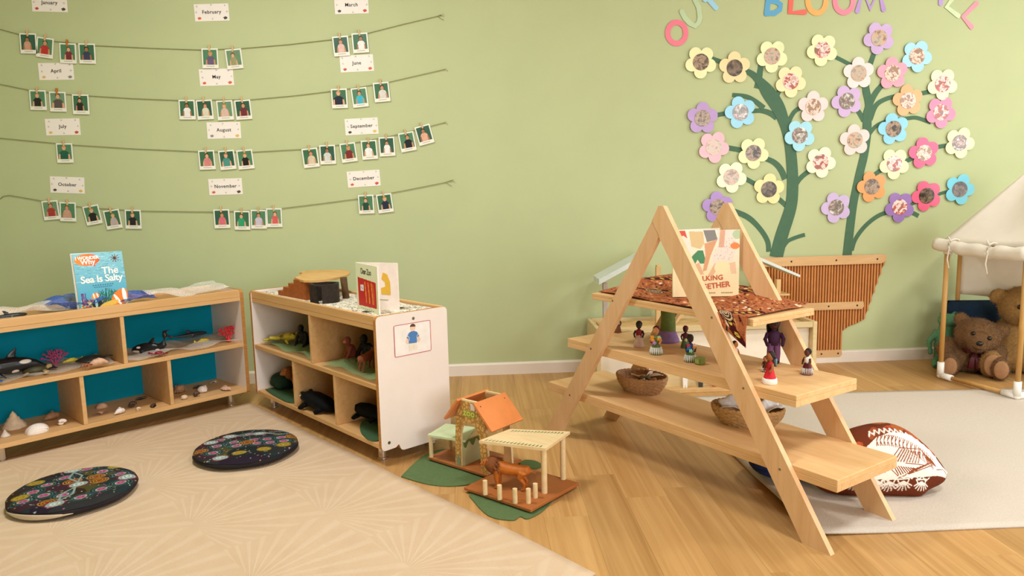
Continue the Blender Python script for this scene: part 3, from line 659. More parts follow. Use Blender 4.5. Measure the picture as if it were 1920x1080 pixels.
m.prism([(.001+.0125*math.cos(a*.4), .044+.014*math.sin(a*.4)) for a in range(16)], Y0-.0001, Y1, 'y', 2)
m.prism([(.001+.0135*math.cos(a*.2), .048+.013*math.sin(a*.2)) for a in range(16)], Y0-.0002, Y1, 'y', 3)
for sg in (-1, 1):
    m.prism([(sg*.030, .008), (sg*.036, -.012), (sg*.026, -.020), (sg*.021, -.014), (sg*.024, .0)], Y0-.0001, Y1, 'y', 2)
    m.ribbon([(sg*.033, .010), (sg*.024, .014), (sg*.019, .006), (sg*.020, -.006)], .0022, Y0-.0004, Y1, 1)
m.build('printed_child', [mat('poster blue', '#4f7fb8', .4), mat('poster cream', '#f0e3cf', .4), mat('poster skin', '#ecc9b0', .4), mat('poster hair', '#5b3d28', .4)], t)

# ------------------------------------------------------------------ nets and scarves
def nz(x, y, k):
    return (math.sin(x*k+1.3*math.sin(y*k*.7))+math.sin(y*k*1.3+2+math.cos(x*k*.8))+.5*math.sin((x+y)*k*2.1))/2.5
def drape(name, label, fr, s0, s1, t0, t1, z, amp, mt, k=25, seed=0, cat='cloth', sag=None, nu=44, nv=22):
    c = fr.P((s0+s1)/2, (t0+t1)/2, z); o_ = (s1-s0)/2
    def fn(u, v):
        x = (u-.5)*(s1-s0); y = (v-.5)*(t1-t0); e = .012*nz(u*3+seed, v*3, 4)
        h = amp*(.5+.5*nz(x+seed, y+seed*.3, k))+.003
        if sag:
            h += sag(u, v)
        return (x+e, y+e*(1 if .04 < v < .96 else .3), h)
    m = MB(); m.surf(fn, nu, nv); o = m.build(name, mt, None, True); o.location = c; o.rotation_euler = (0, 0, fr.a)
    return tag(o, label, cat)
M_net = sheer('cream netting', '#d8ccba', .42); M_tul = sheer('white tulle', '#efe8dc', .5); M_btul = sheer('blue tulle', '#3f63b4', .78); M_gtul = sheer('green tulle', '#7fa36a', .55)
lo = lambda u, v: (-.030*max(0, (u-.72)/.28)*max(0, 1-abs(u-.9)/.14)) if v < .06 else 0
drape('fishing_net', 'cream net spread under the toys in the left upper compartment', S1, .06, .57, .012, .30, ZM, .022, M_net, 30, 1)
drape('fishing_net', 'cream net spread under the red coral and toy shark', S1, .62, 1.165, .004, .30, ZM, .030, M_net, 26, 4)
drape('white_tulle', 'crumpled white tulle on the shelf top behind the black toy', S1, .10, .42, .05, .29, ZT, .050, M_tul, 22, 2)
drape('white_tulle', 'crumpled white tulle on the shelf top right of the sea book', S1, .74, 1.14, .05, .30, ZT, .058, M_tul, 16, 7)
drape('blue_tulle', 'blue sheer scarf on the shelf top left of the sea book', S1, .33, .56, .05, .26, ZT, .065, M_btul, 24, 3)
drape('blue_tulle', 'blue sheer scarf on the shelf top right of the sea book', S1, .62, .78, .04, .20, ZT, .052, M_btul, 26, 9)
drape('green_tulle', 'green tulle under the yellow frog toy', S2, .03, .62, .02, .30, ZM, .030, M_gtul, 22, 5)
drape('green_tulle', 'green tulle under the reddish ape toy', S2, .72, 1.185, .008, .30, ZM, .040, M_gtul, 20, 8)

# ------------------------------------------------------------------ sea toys
def placed(name, label, cat, pos, rz, group=None): return thing(name, label, cat, pos, rz, group)
def frame_spot(fr, px, py, z): s_, t_ = fr.onz(px, py, z); return fr.P(s_, t_, z), s_, t_
M_eye = mat('black bead eye', '#0c0b0a', .15, spec=.6)
def orca(label, pos, rz, Ls, tail, white):
    """head towards -x; tail = list of (x, z) offsets of the tail stock, in body lengths"""
    t = placed('toy_orca', label, 'toy', pos, rz, 'toy orcas')
    bm_ = regions('orca skin', '#15161a', [(tuple(Ls*q for q in c), tuple(Ls*q for q in r), '#e8ddd2', .12) for c, r in white], .3, .05, spec=.5)
    m = MB(); P_ = [(-.48, .10), (-.44, .11), (-.34, .13), (-.18, .145), (0, .15), (.14, .14)]+tail
    rr_ = [.015, .06, .10, .125, .12, .10, .078, .058, .042]
    m.tube([(x*Ls, 0, z*Ls) for x, z in P_], [(r*Ls*.85, r*Ls) for r in rr_[:len(P_)]], 12)
    xe, ze = P_[-1]
    for sg in (-1, 1):
        m.tube([(xe*Ls, 0, ze*Ls), ((xe+.06)*Ls, sg*.07*Ls, (ze+.01)*Ls), ((xe+.10)*Ls, sg*.13*Ls, (ze+.0)*Ls)], [(.05*Ls, .016*Ls), (.045*Ls, .012*Ls), (.012*Ls, .006*Ls)], 8)
        m.tube([(-.24*Ls, sg*.09*Ls, .10*Ls), (-.20*Ls, sg*.15*Ls, .05*Ls), (-.14*Ls, sg*.20*Ls, .012*Ls)], [(.05*Ls, .02*Ls), (.045*Ls, .015*Ls), (.015*Ls, .008*Ls)], 8)
    m.tube([(-.04*Ls, 0, .23*Ls), (.0, 0, .32*Ls), (.045*Ls, 0, .40*Ls)], [(.014*Ls, .075*Ls), (.010*Ls, .05*Ls), (.004*Ls, .012*Ls)], 8, up=(1, 0, 0))
    remesh(m.build('body', bm_, t, True), Ls*.013, 4)
    m = MB()
    for sg in (-1, 1): m.ell((-.38*Ls, sg*.078*Ls, .15*Ls), .009*Ls, 8, 6)
    m.build('eye', M_eye, t, True)
    return t
p, s_, t_ = frame_spot(S1, 14, 700, ZM)
orca('toy orca with white side patch bending its tail on the net', S1.P(s_, .13, ZM+.012), S1.a, .30, [(.26, .11), (.36, .05), (.43, .02)], [((.14, -.09, .19), (.085, .06, .03)), ((-.30, 0, .03), (.2, .09, .045)), ((-.33, -.085, .17), (.05, .04, .02)), ((.0, -.1, .06), (.05, .09, .03))])
s_, t_ = S1.onz(252, 658, ZM)
orca('toy orca with raised tail beside the upper divider', S1.P(s_+.02, .085, ZM+.008), S1.a+R(-40), .21, [(.24, .22), (.28, .40), (.27, .52)], [((-.36, -.05, .06), (.13, .12, .05)), ((.12, -.09, .10), (.05, .05, .03)), ((-.30, -.09, .18), (.05, .04, .025))])
# sharks / seal
def shark(label, pos, rz, Ls, col, belly, name='toy_shark', up=0):
    t = placed(name, label, 'toy', pos, rz); bm_ = regions(name+' skin', col, [((0, 0, .015*Ls), (.5*Ls, .2*Ls, .045*Ls), belly, .2)], .35, .06, spec=.5)
    m = MB(); z0 = .075
    m.tube([(x*Ls, 0, (z0+up*max(0, x)**2)*Ls) for x in (.5, .44, .3, .12, -.1, -.28, -.42)], [(r*Ls*1.1, r*Ls*.8) for r in (.012, .05, .078, .085, .06, .032, .016)], 12)
    m.tube([(.05*Ls, 0, .13*Ls), (0, 0, .19*Ls), (-.05*Ls, 0, .23*Ls)], [(.009*Ls, .06*Ls), (.008*Ls, .04*Ls), (.004*Ls, .01*Ls)], 8, up=(1, 0, 0))
    m.tube([(-.38*Ls, 0, .07*Ls), (-.47*Ls, 0, .14*Ls), (-.52*Ls, 0, .21*Ls)], [(.010*Ls, .045*Ls), (.008*Ls, .03*Ls), (.004*Ls, .01*Ls)], 8, up=(1, 0, 0))
    for sg in (-1, 1): m.tube([(.16*Ls, sg*.06*Ls, .06*Ls), (.08*Ls, sg*.15*Ls, .035*Ls), (.0, sg*.22*Ls, .02*Ls)], [(.04*Ls, .014*Ls), (.03*Ls, .010*Ls), (.01*Ls, .006*Ls)], 8)
    remesh(m.build('body', bm_, t, True), Ls*.014, 4)
    m = MB()
    for sg in (-1, 1): m.ell((.42*Ls, sg*.05*Ls, .09*Ls), .010*Ls, 8, 6)
    m.build('eye', M_eye, t, True); return t
s_, t_ = S1.onz(378, 640, ZM); shark('dark grey toy shark lying on the net at the back', S1.P(.98, .22, ZM+.030), S1.a, .21, '#252a30', '#5d6468')
s_, t_ = S1.onz(35, 600, ZT)
shark('glossy black toy whale lying on the shelf top at its left end', S1.P(.155, .05, ZT+.008), S1.a, .165, '#14130f', '#d8d2c2', 'toy_whale')
# ray under net
t = placed('toy_ray', 'flat dark toy ray behind the hermit crab', 'toy', S1.P(.49, .14, ZM+.016), S1.a)
m = MB(); m.sheet(lambda u, v: ((u-.5)*.13*(1-abs(v-.5)*.9), (v-.5)*.11, .020*(1-(2*u-1)**2*.8)*(1-(2*v-1)**2)+.006), 14, 12, .004); m.tube([(.05, 0, .010), (.085, .01, .008), (.11, .0, .006)], [.005, .003, .001], 6); m.build('body', mat('dark ray skin', '#3a3833', .4, .2, 60), t, True)
# coral
def coral(label, pos, rz, h, w, col, seed, flat=.35):
    t = placed('toy_coral', label, 'toy', pos, rz, 'toy corals'); r2 = random.Random(seed); m = MB()
    m.lathe([(.22*w, 0), (.25*w, .02*h), (.12*w, .12*h), (.10*w, .22*h)], 10)
    def grow(p, d, L, r, n):
        q = p+d*L; m.tube([p, (p+q)/2+Vector((r2.uniform(-1, 1), 0, 0))*L*.08, q], [r, r*.9, r*.75], 6)
        m.ell(q, r*.95, 6, 5)
        if n:
            for k in range(2 if n < 3 else 3):
                a = (k-(.5 if n < 3 else 1))*.75+r2.uniform(-.2, .2); dd = Vector((d.x*math.cos(a)+d.z*math.sin(a), d.y+r2.uniform(-flat, flat), -d.x*math.sin(a)+d.z*math.cos(a))).normalized()
                if dd.z < .25: dd.z = .25
                grow(q, dd.normalized(), L*.82, r*.82, n-1)
    for k in range(3): grow(Vector(((k-1)*.09*w, 0, .1*h)), Vector(((k-1)*.5, 0, 1)).normalized(), .27*h, .085*w, 3)
    m.build('branches', mat('coral plastic ' + col, col, .35, .08, 60), t, True); return t
p = S1.P(*S1.onz(105, 688, ZM), ZM+.006); coral('purple pink branching toy coral on the net beside orca', p, S1.a, .084, .062, '#a8446c', 4)
p = S1.P(1.135, .085, ZM+.004); coral('bright red branching toy coral at the shelf end', p, S1.a, .092, .052, '#d3202c', 8)
# yellow fish, crab, lobster
def fish(label, pos, rz, Ls, col):
    t = placed('toy_fish', label, 'toy', pos, rz, 'yellow toy fish'); mt = mat('yellow toy plastic', '#e6cf3e', .4, .08, 50)
    m = MB(); m.tube([(x*Ls, 0, z*Ls) for x, z in ((-.5, .10), (-.42, .11), (-.2, .14), (.1, .13), (.28, .10), (.36, .11))], [(.02*Ls, .02*Ls), (.07*Ls, .06*Ls), (.10*Ls, .11*Ls), (.08*Ls, .09*Ls), (.03*Ls, .035*Ls), (.025*Ls, .03*Ls)], 10)
    m.tube([(.34*Ls, 0, .11*Ls), (.5*Ls, 0, .16*Ls)], [(.02*Ls, .04*Ls), (.012*Ls, .11*Ls)], 8)
    for sg in (-1, 1): m.tube([(-.15*Ls, sg*.07*Ls, .10*Ls), (-.02*Ls, sg*.20*Ls, .04*Ls)], [(.05*Ls, .02*Ls), (.02*Ls, .01*Ls)], 8)
    m.tube([(-.15*Ls, 0, .22*Ls), (.08*Ls, 0, .24*Ls)], [(.012*Ls, .05*Ls), (.01*Ls, .02*Ls)], 6)
    m.build('body', mt, t, True); m = MB()
    for sg in (-1, 1): m.ell((-.38*Ls, sg*.065*Ls, .13*Ls), .018*Ls, 8, 6)
    m.build('eye', M_eye, t, True); return t
fish('yellow toy fish on the net between coral and hermit crab', S1.P(*S1.onz(138, 684, ZM), ZM+.010), S1.a+R(8), .092, 0)
fish('yellow toy fish lying near the red coral', S1.P(*S1.onz(379, 648, ZM), ZM+.014), S1.a+R(185), .085, 0)
def crab(label, pos, rz, w, col, name='toy_lobster'):
    t = placed(name, label, 'toy', pos, rz); m = MB(); m.ell((0, 0, .16*w), (.26*w, .17*w, .10*w), 12, 8)
    m.tube([(.2*w, 0, .15*w), (.34*w, .0, .12*w), (.46*w, 0, .08*w)], [(.10*w, .07*w), (.08*w, .05*w), (.09*w, .025*w)], 8)
    b1 = m.build('body', mat('toy red ' + col, col, .35, .1, 60), t, True)
    for sg in (-1, 1):
        for k in range(3):
            m = MB(); x = (k-1)*.12*w; m.tube([(x, sg*.14*w, .15*w), (x+.02*w, sg*.27*w, .20*w), (x+.03*w, sg*.36*w, 0)], [.025*w, .02*w, .01*w], 6); m.build('leg', b1.data.materials[0], t, True)
        m = MB(); m.tube([(-.18*w, sg*.12*w, .15*w), (-.34*w, sg*.22*w, .17*w), (-.48*w, sg*.14*w, .22*w)], [.03*w, .03*w, .05*w], 6); m.tube([(-.46*w, sg*.14*w, .22*w), (-.56*w, sg*.08*w, .30*w)], [.04*w, .008*w], 6); m.tube([(-.46*w, sg*.14*w, .22*w), (-.58*w, sg*.16*w, .22*w)], [.04*w, .008*w], 6); m.build('claw', b1.data.materials[0], t, True)
    return t
crab('small dark red toy lobster at the front of the net', S1.P(*S1.onz(299, 669, ZM), ZM+.006), S1.a, .085, '#8f1f2a')
# turtle
p = S1.P(*S1.onz(66, 702, ZM), ZM+.008); t = placed('toy_turtle', 'dark green toy sea turtle in front of the orca', 'toy', p, S1.a)
m = MB(); m.ell((0, 0, .014), (.048, .036, .020), 16, 8); m.build('carapace', mat('turtle shell', '#4a452c', .5, .35, 60, bump=.3, bscale=90), t, True)
m = MB(); m.tube([(.040, 0, .014), (.056, -.004, .020), (.066, -.006, .022)], [.009, .011, .007], 8)
for sg in (-1, 1): m.tube([(.028, sg*.028, .010), (.034, sg*.050, .006), (.020, sg*.066, .004)], [(.010, .005), (.012, .004), (.004, .002)], 8); m.tube([(-.034, sg*.022, .008), (-.050, sg*.034, .004)], [(.009, .004), (.005, .002)], 8)
m.build('head_and_flippers', mat('turtle skin', '#b59a6c', .5, .3, 90), t, True)
p = S1.P(.072, .045, ZM+.008); t = placed('blue_starfish', 'blue toy starfish under the toy orca', 'toy', p, S1.a)
m = MB()
for k in range(5): a = R(72*k); m.tube([(0, 0, .010), (.026*math.cos(a), .026*math.sin(a), .009), (.046*math.cos(a), .046*math.sin(a), .004)], [(.014, .009), (.010, .007), (.003, .002)], 8)
m.build('body', mat('blue toy plastic', '#1f5fa8', .35, .1, 60), t, True)

# ------------------------------------------------------------------ sea shells
M_sh = {'c': mat('cream shell', '#e2c7a6', .45, .15, 70, bump=.15), 'w': mat('white shell', '#eee0d2', .45, .08, 60, bump=.2), 'b': mat('brown shell', '#a97d5a', .5, .3, 80, bump=.25), 'd': mat('dark shell', '#5a4234', .4, .35, 80, bump=.2), 'p': mat('pink striped shell', '#d9a585', .45, .3, 50, bump=.1)}
def shell(label, pos, rz, kind, w, mk):
    m = MB()
    if kind == 'cone': m.lathe([(.50*w, 0), (.52*w, .04*w), (.46*w, .14*w), (.40*w, .2*w), (.36*w, .3*w), (.28*w, .36*w), (.25*w, .46*w), (.16*w, .54*w), (.13*w, .64*w), (.04*w, .76*w), (.005*w, .8*w)], 22, fr=lambda th, i: 1+(.07*math.cos(9*th) if i < 4 else .02*math.cos(9*th)))
    elif kind == 'dome':
        m.surf(lambda u, v: (w*.5*math.cos(2*math.pi*u)*math.cos(v*1.57)*(1+.05*math.cos(14*math.pi*u)), w*.40*math.sin(2*math.pi*u)*math.cos(v*1.57), w*.40*math.sin(v*1.57)), 28, 9)
        m.tube([(w*.35*math.cos(a*.5)*(1-a*.06), -w*.30+.0*a, w*.12+w*.1*math.sin(a*.5)*(1-a*.06)) for a in range(12)], [w*.05*(1-a*.05) for a in range(12)], 6)
    elif kind == 'conch':
        P_ = [(-.5, .10), (-.34, .16), (-.15, .22), (.02, .24), (.16, .22), (.27, .2), (.34, .19), (.42, .18), (.5, .17)]; rr_ = [.02, .10, .19, .23, .18, .20, .12, .08, .015]
        m.tube([(x*w, 0, z*w) for x, z in P_], [(r*w*1.15, r*w) for r in rr_], 12)
        for k in range(7): a = R(25+k*22); m.tube([(.04*w, .2*w*math.cos(a), .24*w+.2*w*math.sin(a)), (.06*w, .32*w*math.cos(a), .24*w+.30*w*math.sin(a))], [.05*w, .008*w], 6)
    elif kind == 'flat':
        w *= 1.25; m.surf(lambda u, v: (w*.5*v*math.sin((u-.5)*2.6)*(1+.03*math.cos(u*44)), w*(.45*v*math.cos((u-.5)*2.6)-.2), w*(.06+.14*math.sin(v*3.0)+.012*math.cos(u*44)*v)), 26, 8); m.surf(lambda u, v: (w*.5*v*math.sin((u-.5)*2.6), w*(.45*v*math.cos((u-.5)*2.6)-.2), .001), 12, 2)
    elif kind == 'snail':
        pts = []; ra = []
        for a in range(26): th = a*.42; q = .33*w*(1-a/30); pts.append((q*math.cos(th), -w*.05+w*.012*a*.4, .30*w+q*.75*math.sin(th))); ra.append(.22*w*(1-a/30))
        m.tube(pts, ra, 8)
    else:
        r3 = random.Random(int(w*9999)); m.ell((0, 0, .3*w), (.45*w, .35*w, .32*w), 12, 8)
        for k in range(14): a = r3.random()*6.28; h = r3.random(); m.ell((.42*w*math.cos(a)*(1-.4*h), .33*w*math.sin(a)*(1-.4*h), w*(.1+.45*h)), .10*w, 7, 5)
    o = m.build('seashell', M_sh[mk], None, True); o.location = pos; o.rotation_euler = (0, 0, rz)
    return tag(o, label, 'seashell', 'seashells on the bottom shelf')
for px, py, kd, wp, mk, rz, lb in [
    (27, 802, 'cone', 40, 'c', 0, 'large pointed cream sea shell in the left bottom compartment'), (70, 810, 'dome', 40, 'w', 10, 'large rounded white sea shell beside the pointed one'), (10, 818, 'cone', 16, 'w', 0, 'tiny white cone shell at the front left corner'), (98, 787, 'conch', 32, 'b', 10, 'brown conch shell behind the small round shell'), (116, 797, 'snail', 17, 'w', 0, 'small round white snail shell near the left lower divider'),
    (191, 764, 'dome', 21, 'p', 0, 'pinkish domed shell at the back of the middle bottom compartment'), (189, 777, 'flat', 24, 'p', 0, 'flat pinkish shell in front of the domed one'), (225, 776, 'conch', 24, 'w', 20, 'white knobbly conch shell in the middle bottom compartment'), (248, 764, 'snail', 17, 'd', 0, 'dark snail shell behind the tiny cream shell'), (264, 749, 'flat', 18, 'd', 0, 'dark flat shell at the back near the right divider'), (259, 770, 'snail', 10, 'c', 0, 'tiny cream snail shell at the front middle'), (288, 762, 'flat', 19, 'd', 60, 'dark brown flat shell beside the right lower divider'),
    (338, 736, 'rough', 24, 'b', 0, 'rough brown shell cluster beside the right lower divider'), (346, 749, 'rough', 14, 'c', 0, 'small cream coral lump in front of the brown cluster'), (368, 744, 'snail', 14, 'd', 0, 'small dark snail shell in the right bottom compartment'), (380, 736, 'rough', 21, 'w', 0, 'white bumpy shell in the right bottom compartment'), (371, 727, 'flat', 17, 'd', 0, 'dark flat shell behind the white bumpy one'), (401, 719, 'flat', 19, 'c', 30, 'flat cream shell at the back right corner'), (423, 731, 'flat', 26, 'p', 90, 'striped pink scallop shell near the shelf end')]:
    s_, t_ = S1.onz(px, py, ZB); t_ = min(max(t_, .03), .31); p = S1.P(s_, t_, ZB+.0005); shell(lb, p, S1.a+R(rz), kd, wp*pxm(p)*1.0, mk)
t = placed('hermit_crab', 'toy hermit crab with pinkish shell on the net', 'toy', S1.P(*S1.onz(185, 690, ZM), ZM+.008), S1.a)
m = MB(); m.tube([(x*.09, 0, z*.09) for x, z in ((-.5, .1), (-.34, .16), (-.15, .22), (.05, .24), (.25, .2), (.42, .14), (.5, .12))], [.09*r for r in (.02, .1, .18, .2, .15, .07, .015)], 12); m.build('shell', M_sh['p'], t, True)
m = MB()
for k in range(4): m.tube([(-.03, -.012, .016), (-.045-.006*k, -.024+.012*k, .022), (-.056-.004*k, -.034+.018*k, .002)], [.004, .003, .001], 6)
m.build('legs_cluster', mat('crab leg orange', '#b4643c', .4), t, True)

# ------------------------------------------------------------------ books
M_page = mat('book pages', '#f2ead9', .7, .03, 60)
def leaf_fn(w, h, y=0): return lambda u, v: (u*w, y, v*h)
# sea book
f1 = .055
sL, zL = S1.onv(150, 580, f1); sR, zR = S1.onv(243, 566, f1); sT, zT_ = S1.onv(186, 474, f1)
bw, bh = abs(sR-sL), zT_-ZT
t = thing('sea_book', 'blue picture book about the sea standing on the shelf', 'book', S1.P(sL, f1, ZT+.001), S1.a+R(2), rot=None)
t.rotation_euler = (R(-6), 0, S1.a+R(2))
cv = Canvas(150, 170, '#5fb0c4'); X, Y = cv.X, cv.Y
cv.a = np.array(lin('#2f9fc0'))*(1-Y[..., None])+np.array(lin('#8fc9d2'))*Y[..., None]
rg = np.random.default_rng(5)
for k in range(120):
    y = .5+.48*rg.random(); x = rg.random(); l = .04+.1*rg.random(); cv.stroke([(x, y), (x+l*.5, y+.012*rg.normal()), (x+l, y+.01*rg.normal())], .007, ['#d6ecec', '#3f7f98', '#b4dbe0', '#2f6a84'][k % 4], .8)
for k in range(260): cv.ell(.03+.94*rg.random(), .02+.16*rg.random()**1.5, .012+.02*rg.random(), .01+.012*rg.random(), ['#6a3f8a', '#2f5a4a', '#c9a63f', '#e0c882', '#3a4a7a', '#b4553a'][k % 6])
for k in range(26): x = .42+.35*rg.random(); cv.stroke([(x, .10), (x+.03*rg.normal(), .2), (x+.05*rg.normal(), .26+.1*rg.random())], .012, ['#1f5a3c', '#2f6f4a'][k % 2])
for k in range(10): x = .04+.12*rg.random(); cv.stroke([(x, .12), (x+.02*rg.normal(), .30)], .014, '#6b3f80')
cv.ell(.34, .24, .085, .05, '#ee8a3c', .25).ell(.31, .24, .016, .05, '#fff3e4', .25).ell(.38, .25, .014, .04, '#fff3e4', .25)
cv.ell(.36, .09, .11, .07, '#1b2a30', 0).ell(.34, .09, .025, .07, '#9fd6cc', 0)
cv.ell(.84, .17, .20, .13, '#ef7f2c', .5).ell(.78, .13, .03, .12, '#fbf4ea', .6).ell(.93, .2, .045, .13, '#f2f6ee', .1).ell(.6, .07, .2, .05, '#e3b84c', .2)
for a in range(9): th = a*.7; cv.stroke([(.83, .88), (.83+.09*math.cos(th), .88+.07*math.sin(th))], .014, '#6b4434')
cv.ell(.83, .88, .03, .028, '#5a382c')
m_b = np.clip(X*1.6-.1, 0, 1)[..., None]
msk = (((X-.27)/.25)**2+((Y-.885)/.105)**2 <= 1); col_ = np.array(lin('#f2913c'))*(1-m_b)+np.array(lin('#e4432c'))*m_b
cv.a = np.where(msk[..., None], col_, cv.a); cv.poly([(.40, .82), (.43, .755), (.32, .79)], '#e85a30'); cv.grain(.05)
m = MB(); m.box((bw/2, .004, bh/2), (bw, .006, bh), 0); m.build('front_leaf', M_page, t)
print_sheet('front_cover', cv, leaf_fn(bw, bh, .0005), t)
m = MB(); M_bk = Matrix.Rotation(R(26), 4, 'Z') @ Tm(0, .008, 0)
m.box((bw*.47, .003, bh/2+.004), (bw*.94, .006, bh), 0, M=M_bk); m.build('pages', M_page, t)
m = MB(); m.box((bw/2*.96, .0075, bh/2+.006), (bw*.96, .0014, bh), 0, M=M_bk); m.build('back_cover', mat('sea book cover', '#2f9ab4', .4), t)
M_wp = mat('white print', '#f7f3ea', .4); m = MB(); m.text('I WONDER', .0205, Tm(bw*.275, -.0008, bh*.918), bold=.0009, space=.95); m.build('bubble_lettering', M_wp, t); m = MB(); m.text('Why', .031, Tm(bw*.28, -.0008, bh*.845), bold=.0010); m.build('bubble_lettering', M_wp, t); m = MB()
m.text('The', .046, Tm(bw*.70, -.0008, bh*.665), bold=.0010); m.build('title_lettering', M_wp, t); m = MB(); m.text('Sea Is Salty', .044, Tm(bw*.515, -.0008, bh*.53), bold=.0010, space=.94); m.build('title_lettering', mat('white print', '#f7f3ea', .4), t)
m = MB()
for k, (w_, z_) in enumerate(((.44, .425), (.38, .39))): 
    for q in range(9): m.box((bw*(.52+w_*((q+.5)/9-.5)), -.0006, bh*z_), (bw*w_/9*.6, .0004, .004))
m.build('small_print', mat('blue print', '#25708f', .4), t)

# animal lift-the-flap book on the zoo shelf
pS = at_z(671, 579, ZT+.002); pF = at_z(711, 592.5, ZT+.002); pB = at_z(748, 583, ZT+.002)
zc = .0
def z_over(p, py):
    lo_, hi_ = 0., 3.
    for _ in range(40):
        mid = (lo_+hi_)/2; d = Vector((p.x, p.y, mid))-CAM; y = 540-F*d.dot(_up)/d.dot(_fwd)
        if y > py: lo_ = mid
        else: hi_ = mid
    return lo_
bh2 = z_over(pF, 500.5)-ZT; wF = (pF-pS).length; wB = (pB-pS).length
aF = math.atan2(pF.y-pS.y, pF.x-pS.x); aB = math.atan2(pB.y-pS.y, pB.x-pS.x)
t = thing('zoo_book', 'cream lift-the-flap zoo picture book standing half open', 'book', pS, 0)
cv = Canvas(70, 120, '#e9edc6'); cv.poly([(.09, .10), (.93, .13), (.93, .66), (.09, .70)], '#c9201f')
for x in (.42, .57, .72): cv.stroke([(x, .62), (x+.03, .4), (x+.04, .2)], .035, '#f1a72c')
cv.stroke([(.78, .6), (.82, .4), (.8, .2)], .03, '#e8742c'); cv.poly([(.2, .42), (.36, .43), (.36, .56), (.2, .55)], '#f1e4e8'); cv.stroke([(.25, .5), (.31, .47)], .04, '#b9a6c0'); cv.grain(.02)
MF = Matrix.Rotation(aF, 4, 'Z'); MBk = Matrix.Rotation(aB, 4, 'Z')
print_sheet('front_cover', cv, lambda u, v: MF @ Vector((u*wF, -.0012, v*bh2)), t)
m = MB(); m.box((wF/2, .003, bh2/2), (wF, .007, bh2-.002), M=MF); m.build('front_pages', M_page, t)
m = MB(); m.box((wB/2, .004, bh2/2), (wB, .008, bh2), M=MBk); m.build('back_pages', mat('pale pink page', '#efdfd3', .6), t)
M2 = Matrix.Rotation(aB, 4, 'Z')
m = MB(); m.prism([(wB*.60, bh2*.34), (wB*.82, bh2*.33), (wB*.82, bh2*.6), (wB*.76, bh2*.76), (wB*.66, bh2*.8), (wB*.62, bh2*.66), (wB*.70, bh2*.6), (wB*.70, bh2*.5), (wB*.6, bh2*.47)], -.0014, -.0002, 'y', M=M2); m.build('yellow_flap', mat('yellow flap', '#dcae3c', .5), t)
m = MB(); m.text('Dear Zoo', .034, MF @ Tm(wF*.5, -.0018, bh2*.84), bold=0, space=.82); m.build('title_lettering', M_ink, t)
m = MB()
for q in range(7): m.box((wF*(.22+.09*q), -.0016, bh2*.055), (wF*.05, .0004, .004), M=MF)
m.box((wB*.66, -.0006, bh2*.22), (wB*.2, .0004, .004), M=M2); m.build('small_print', mat('grey print ink', '#a6a58c', .5), t)

# ------------------------------------------------------------------ shelf-top cloth and wooden tree house
M_leafc = bpy.data.materials.new('leaf print cloth'); M_leafc.use_nodes = True; nt = M_leafc.node_tree; b = nt.nodes['Principled BSDF']
vec = _coords(nt, (30, 60, 30)); n = _noise(nt, vec, 1.0, 3, .6, 2); nt.links.new(_ramp(nt, n, [(.40, lin('#3f4a3c')), (.47, lin('#e9dcc4')), (1.0, lin('#f2e8d6'))]), b.inputs['Base Color']); b.inputs['Roughness'].default_value = .85
o = drape('leaf_print_cloth', 'cream cloth with dark leaf print lining the shelf top', S2, .03, 1.18, .03, .325, ZT, .005, M_leafc, 18, 2)
m = MB(); pl = S2.P(.09, .022, ZT+.04)
M_plat = wood('light birch slab', '#dcae6c', '#cb9954', (6, 12, 6), .5); M_bark = mat('dark bark', '#2e231a', .85, .35, 60, bump=.6, bscale=80); M_cork = mat('rusty cork wood', '#a4571f', .75, .2, 60, bump=.3, bscale=160)
tb = S2.P(*S2.onz(618, 588, ZT), ZT+.006)
t = thing('toy_tree_house', 'wooden toy platform on bark logs with cork steps', 'toy', tb, S2.a)
def loc2(px, py, z): s_, t_ = S2.onz(px, py, z); q = S2.P(s_, t_, z)-tb; return q.dot(S2.u), q.dot(S2.v)
zpl = S2.onv(598, 531, .075)[1]-ZT
out_px = [(552, 522), (561, 519), (567, 514), (561, 512), (580, 509), (610, 508), (645, 508), (656, 511), (652, 517), (635, 522), (606, 527), (570, 528)]
m = MB(); pol = [loc2(px, py, ZT+zpl) for px, py in out_px]; m.prism(smooth_pts([(*q,) for q in pol+[pol[0]]], 3)[:-1], zpl-.010, zpl, 'z'); m.build('platform', M_plat, t)
a_, b_ = loc2(574, 583, ZT); c_, d_ = loc2(621, 591, ZT)
m = MB(); nseg = 18; rO = .062; qs = S2.P(S2.onv(597, 560, .07)[0], .105, ZT)-tb; cx, cy = qs.dot(S2.u), qs.dot(S2.v)
def hollow(ri, ro, z0, z1, a0, a1, mi=0):
    vs = []; fs = []
    for i in range(nseg+1):
        a = a0+(a1-a0)*i/nseg
        for r_, z_ in ((ri, z0), (ro*(1+.05*math.sin(5*a)), z0), (ro*(1+.05*math.sin(5*a)), z1), (ri, z1)): vs.append((cx+r_*math.cos(a), cy+r_*math.sin(a), z_))
    for i in range(nseg):
        for j in range(4): fs.append([4*i+j, 4*i+(j+1) % 4, 4*i+4+(j+1) % 4, 4*i+4+j])
    fs += [[0, 1, 2, 3], [4*nseg+q for q in (3, 2, 1, 0)]]; m.add(vs, fs, mi)
hollow(.052, .066, 0, zpl-.010, R(-150), R(-62)); hollow(.052, .066, 0, zpl-.010, R(-40), R(200)); hollow(.052, .066, .080, zpl-.010, R(-62), R(-40)); m.build('hollow_stump', M_bark, t)
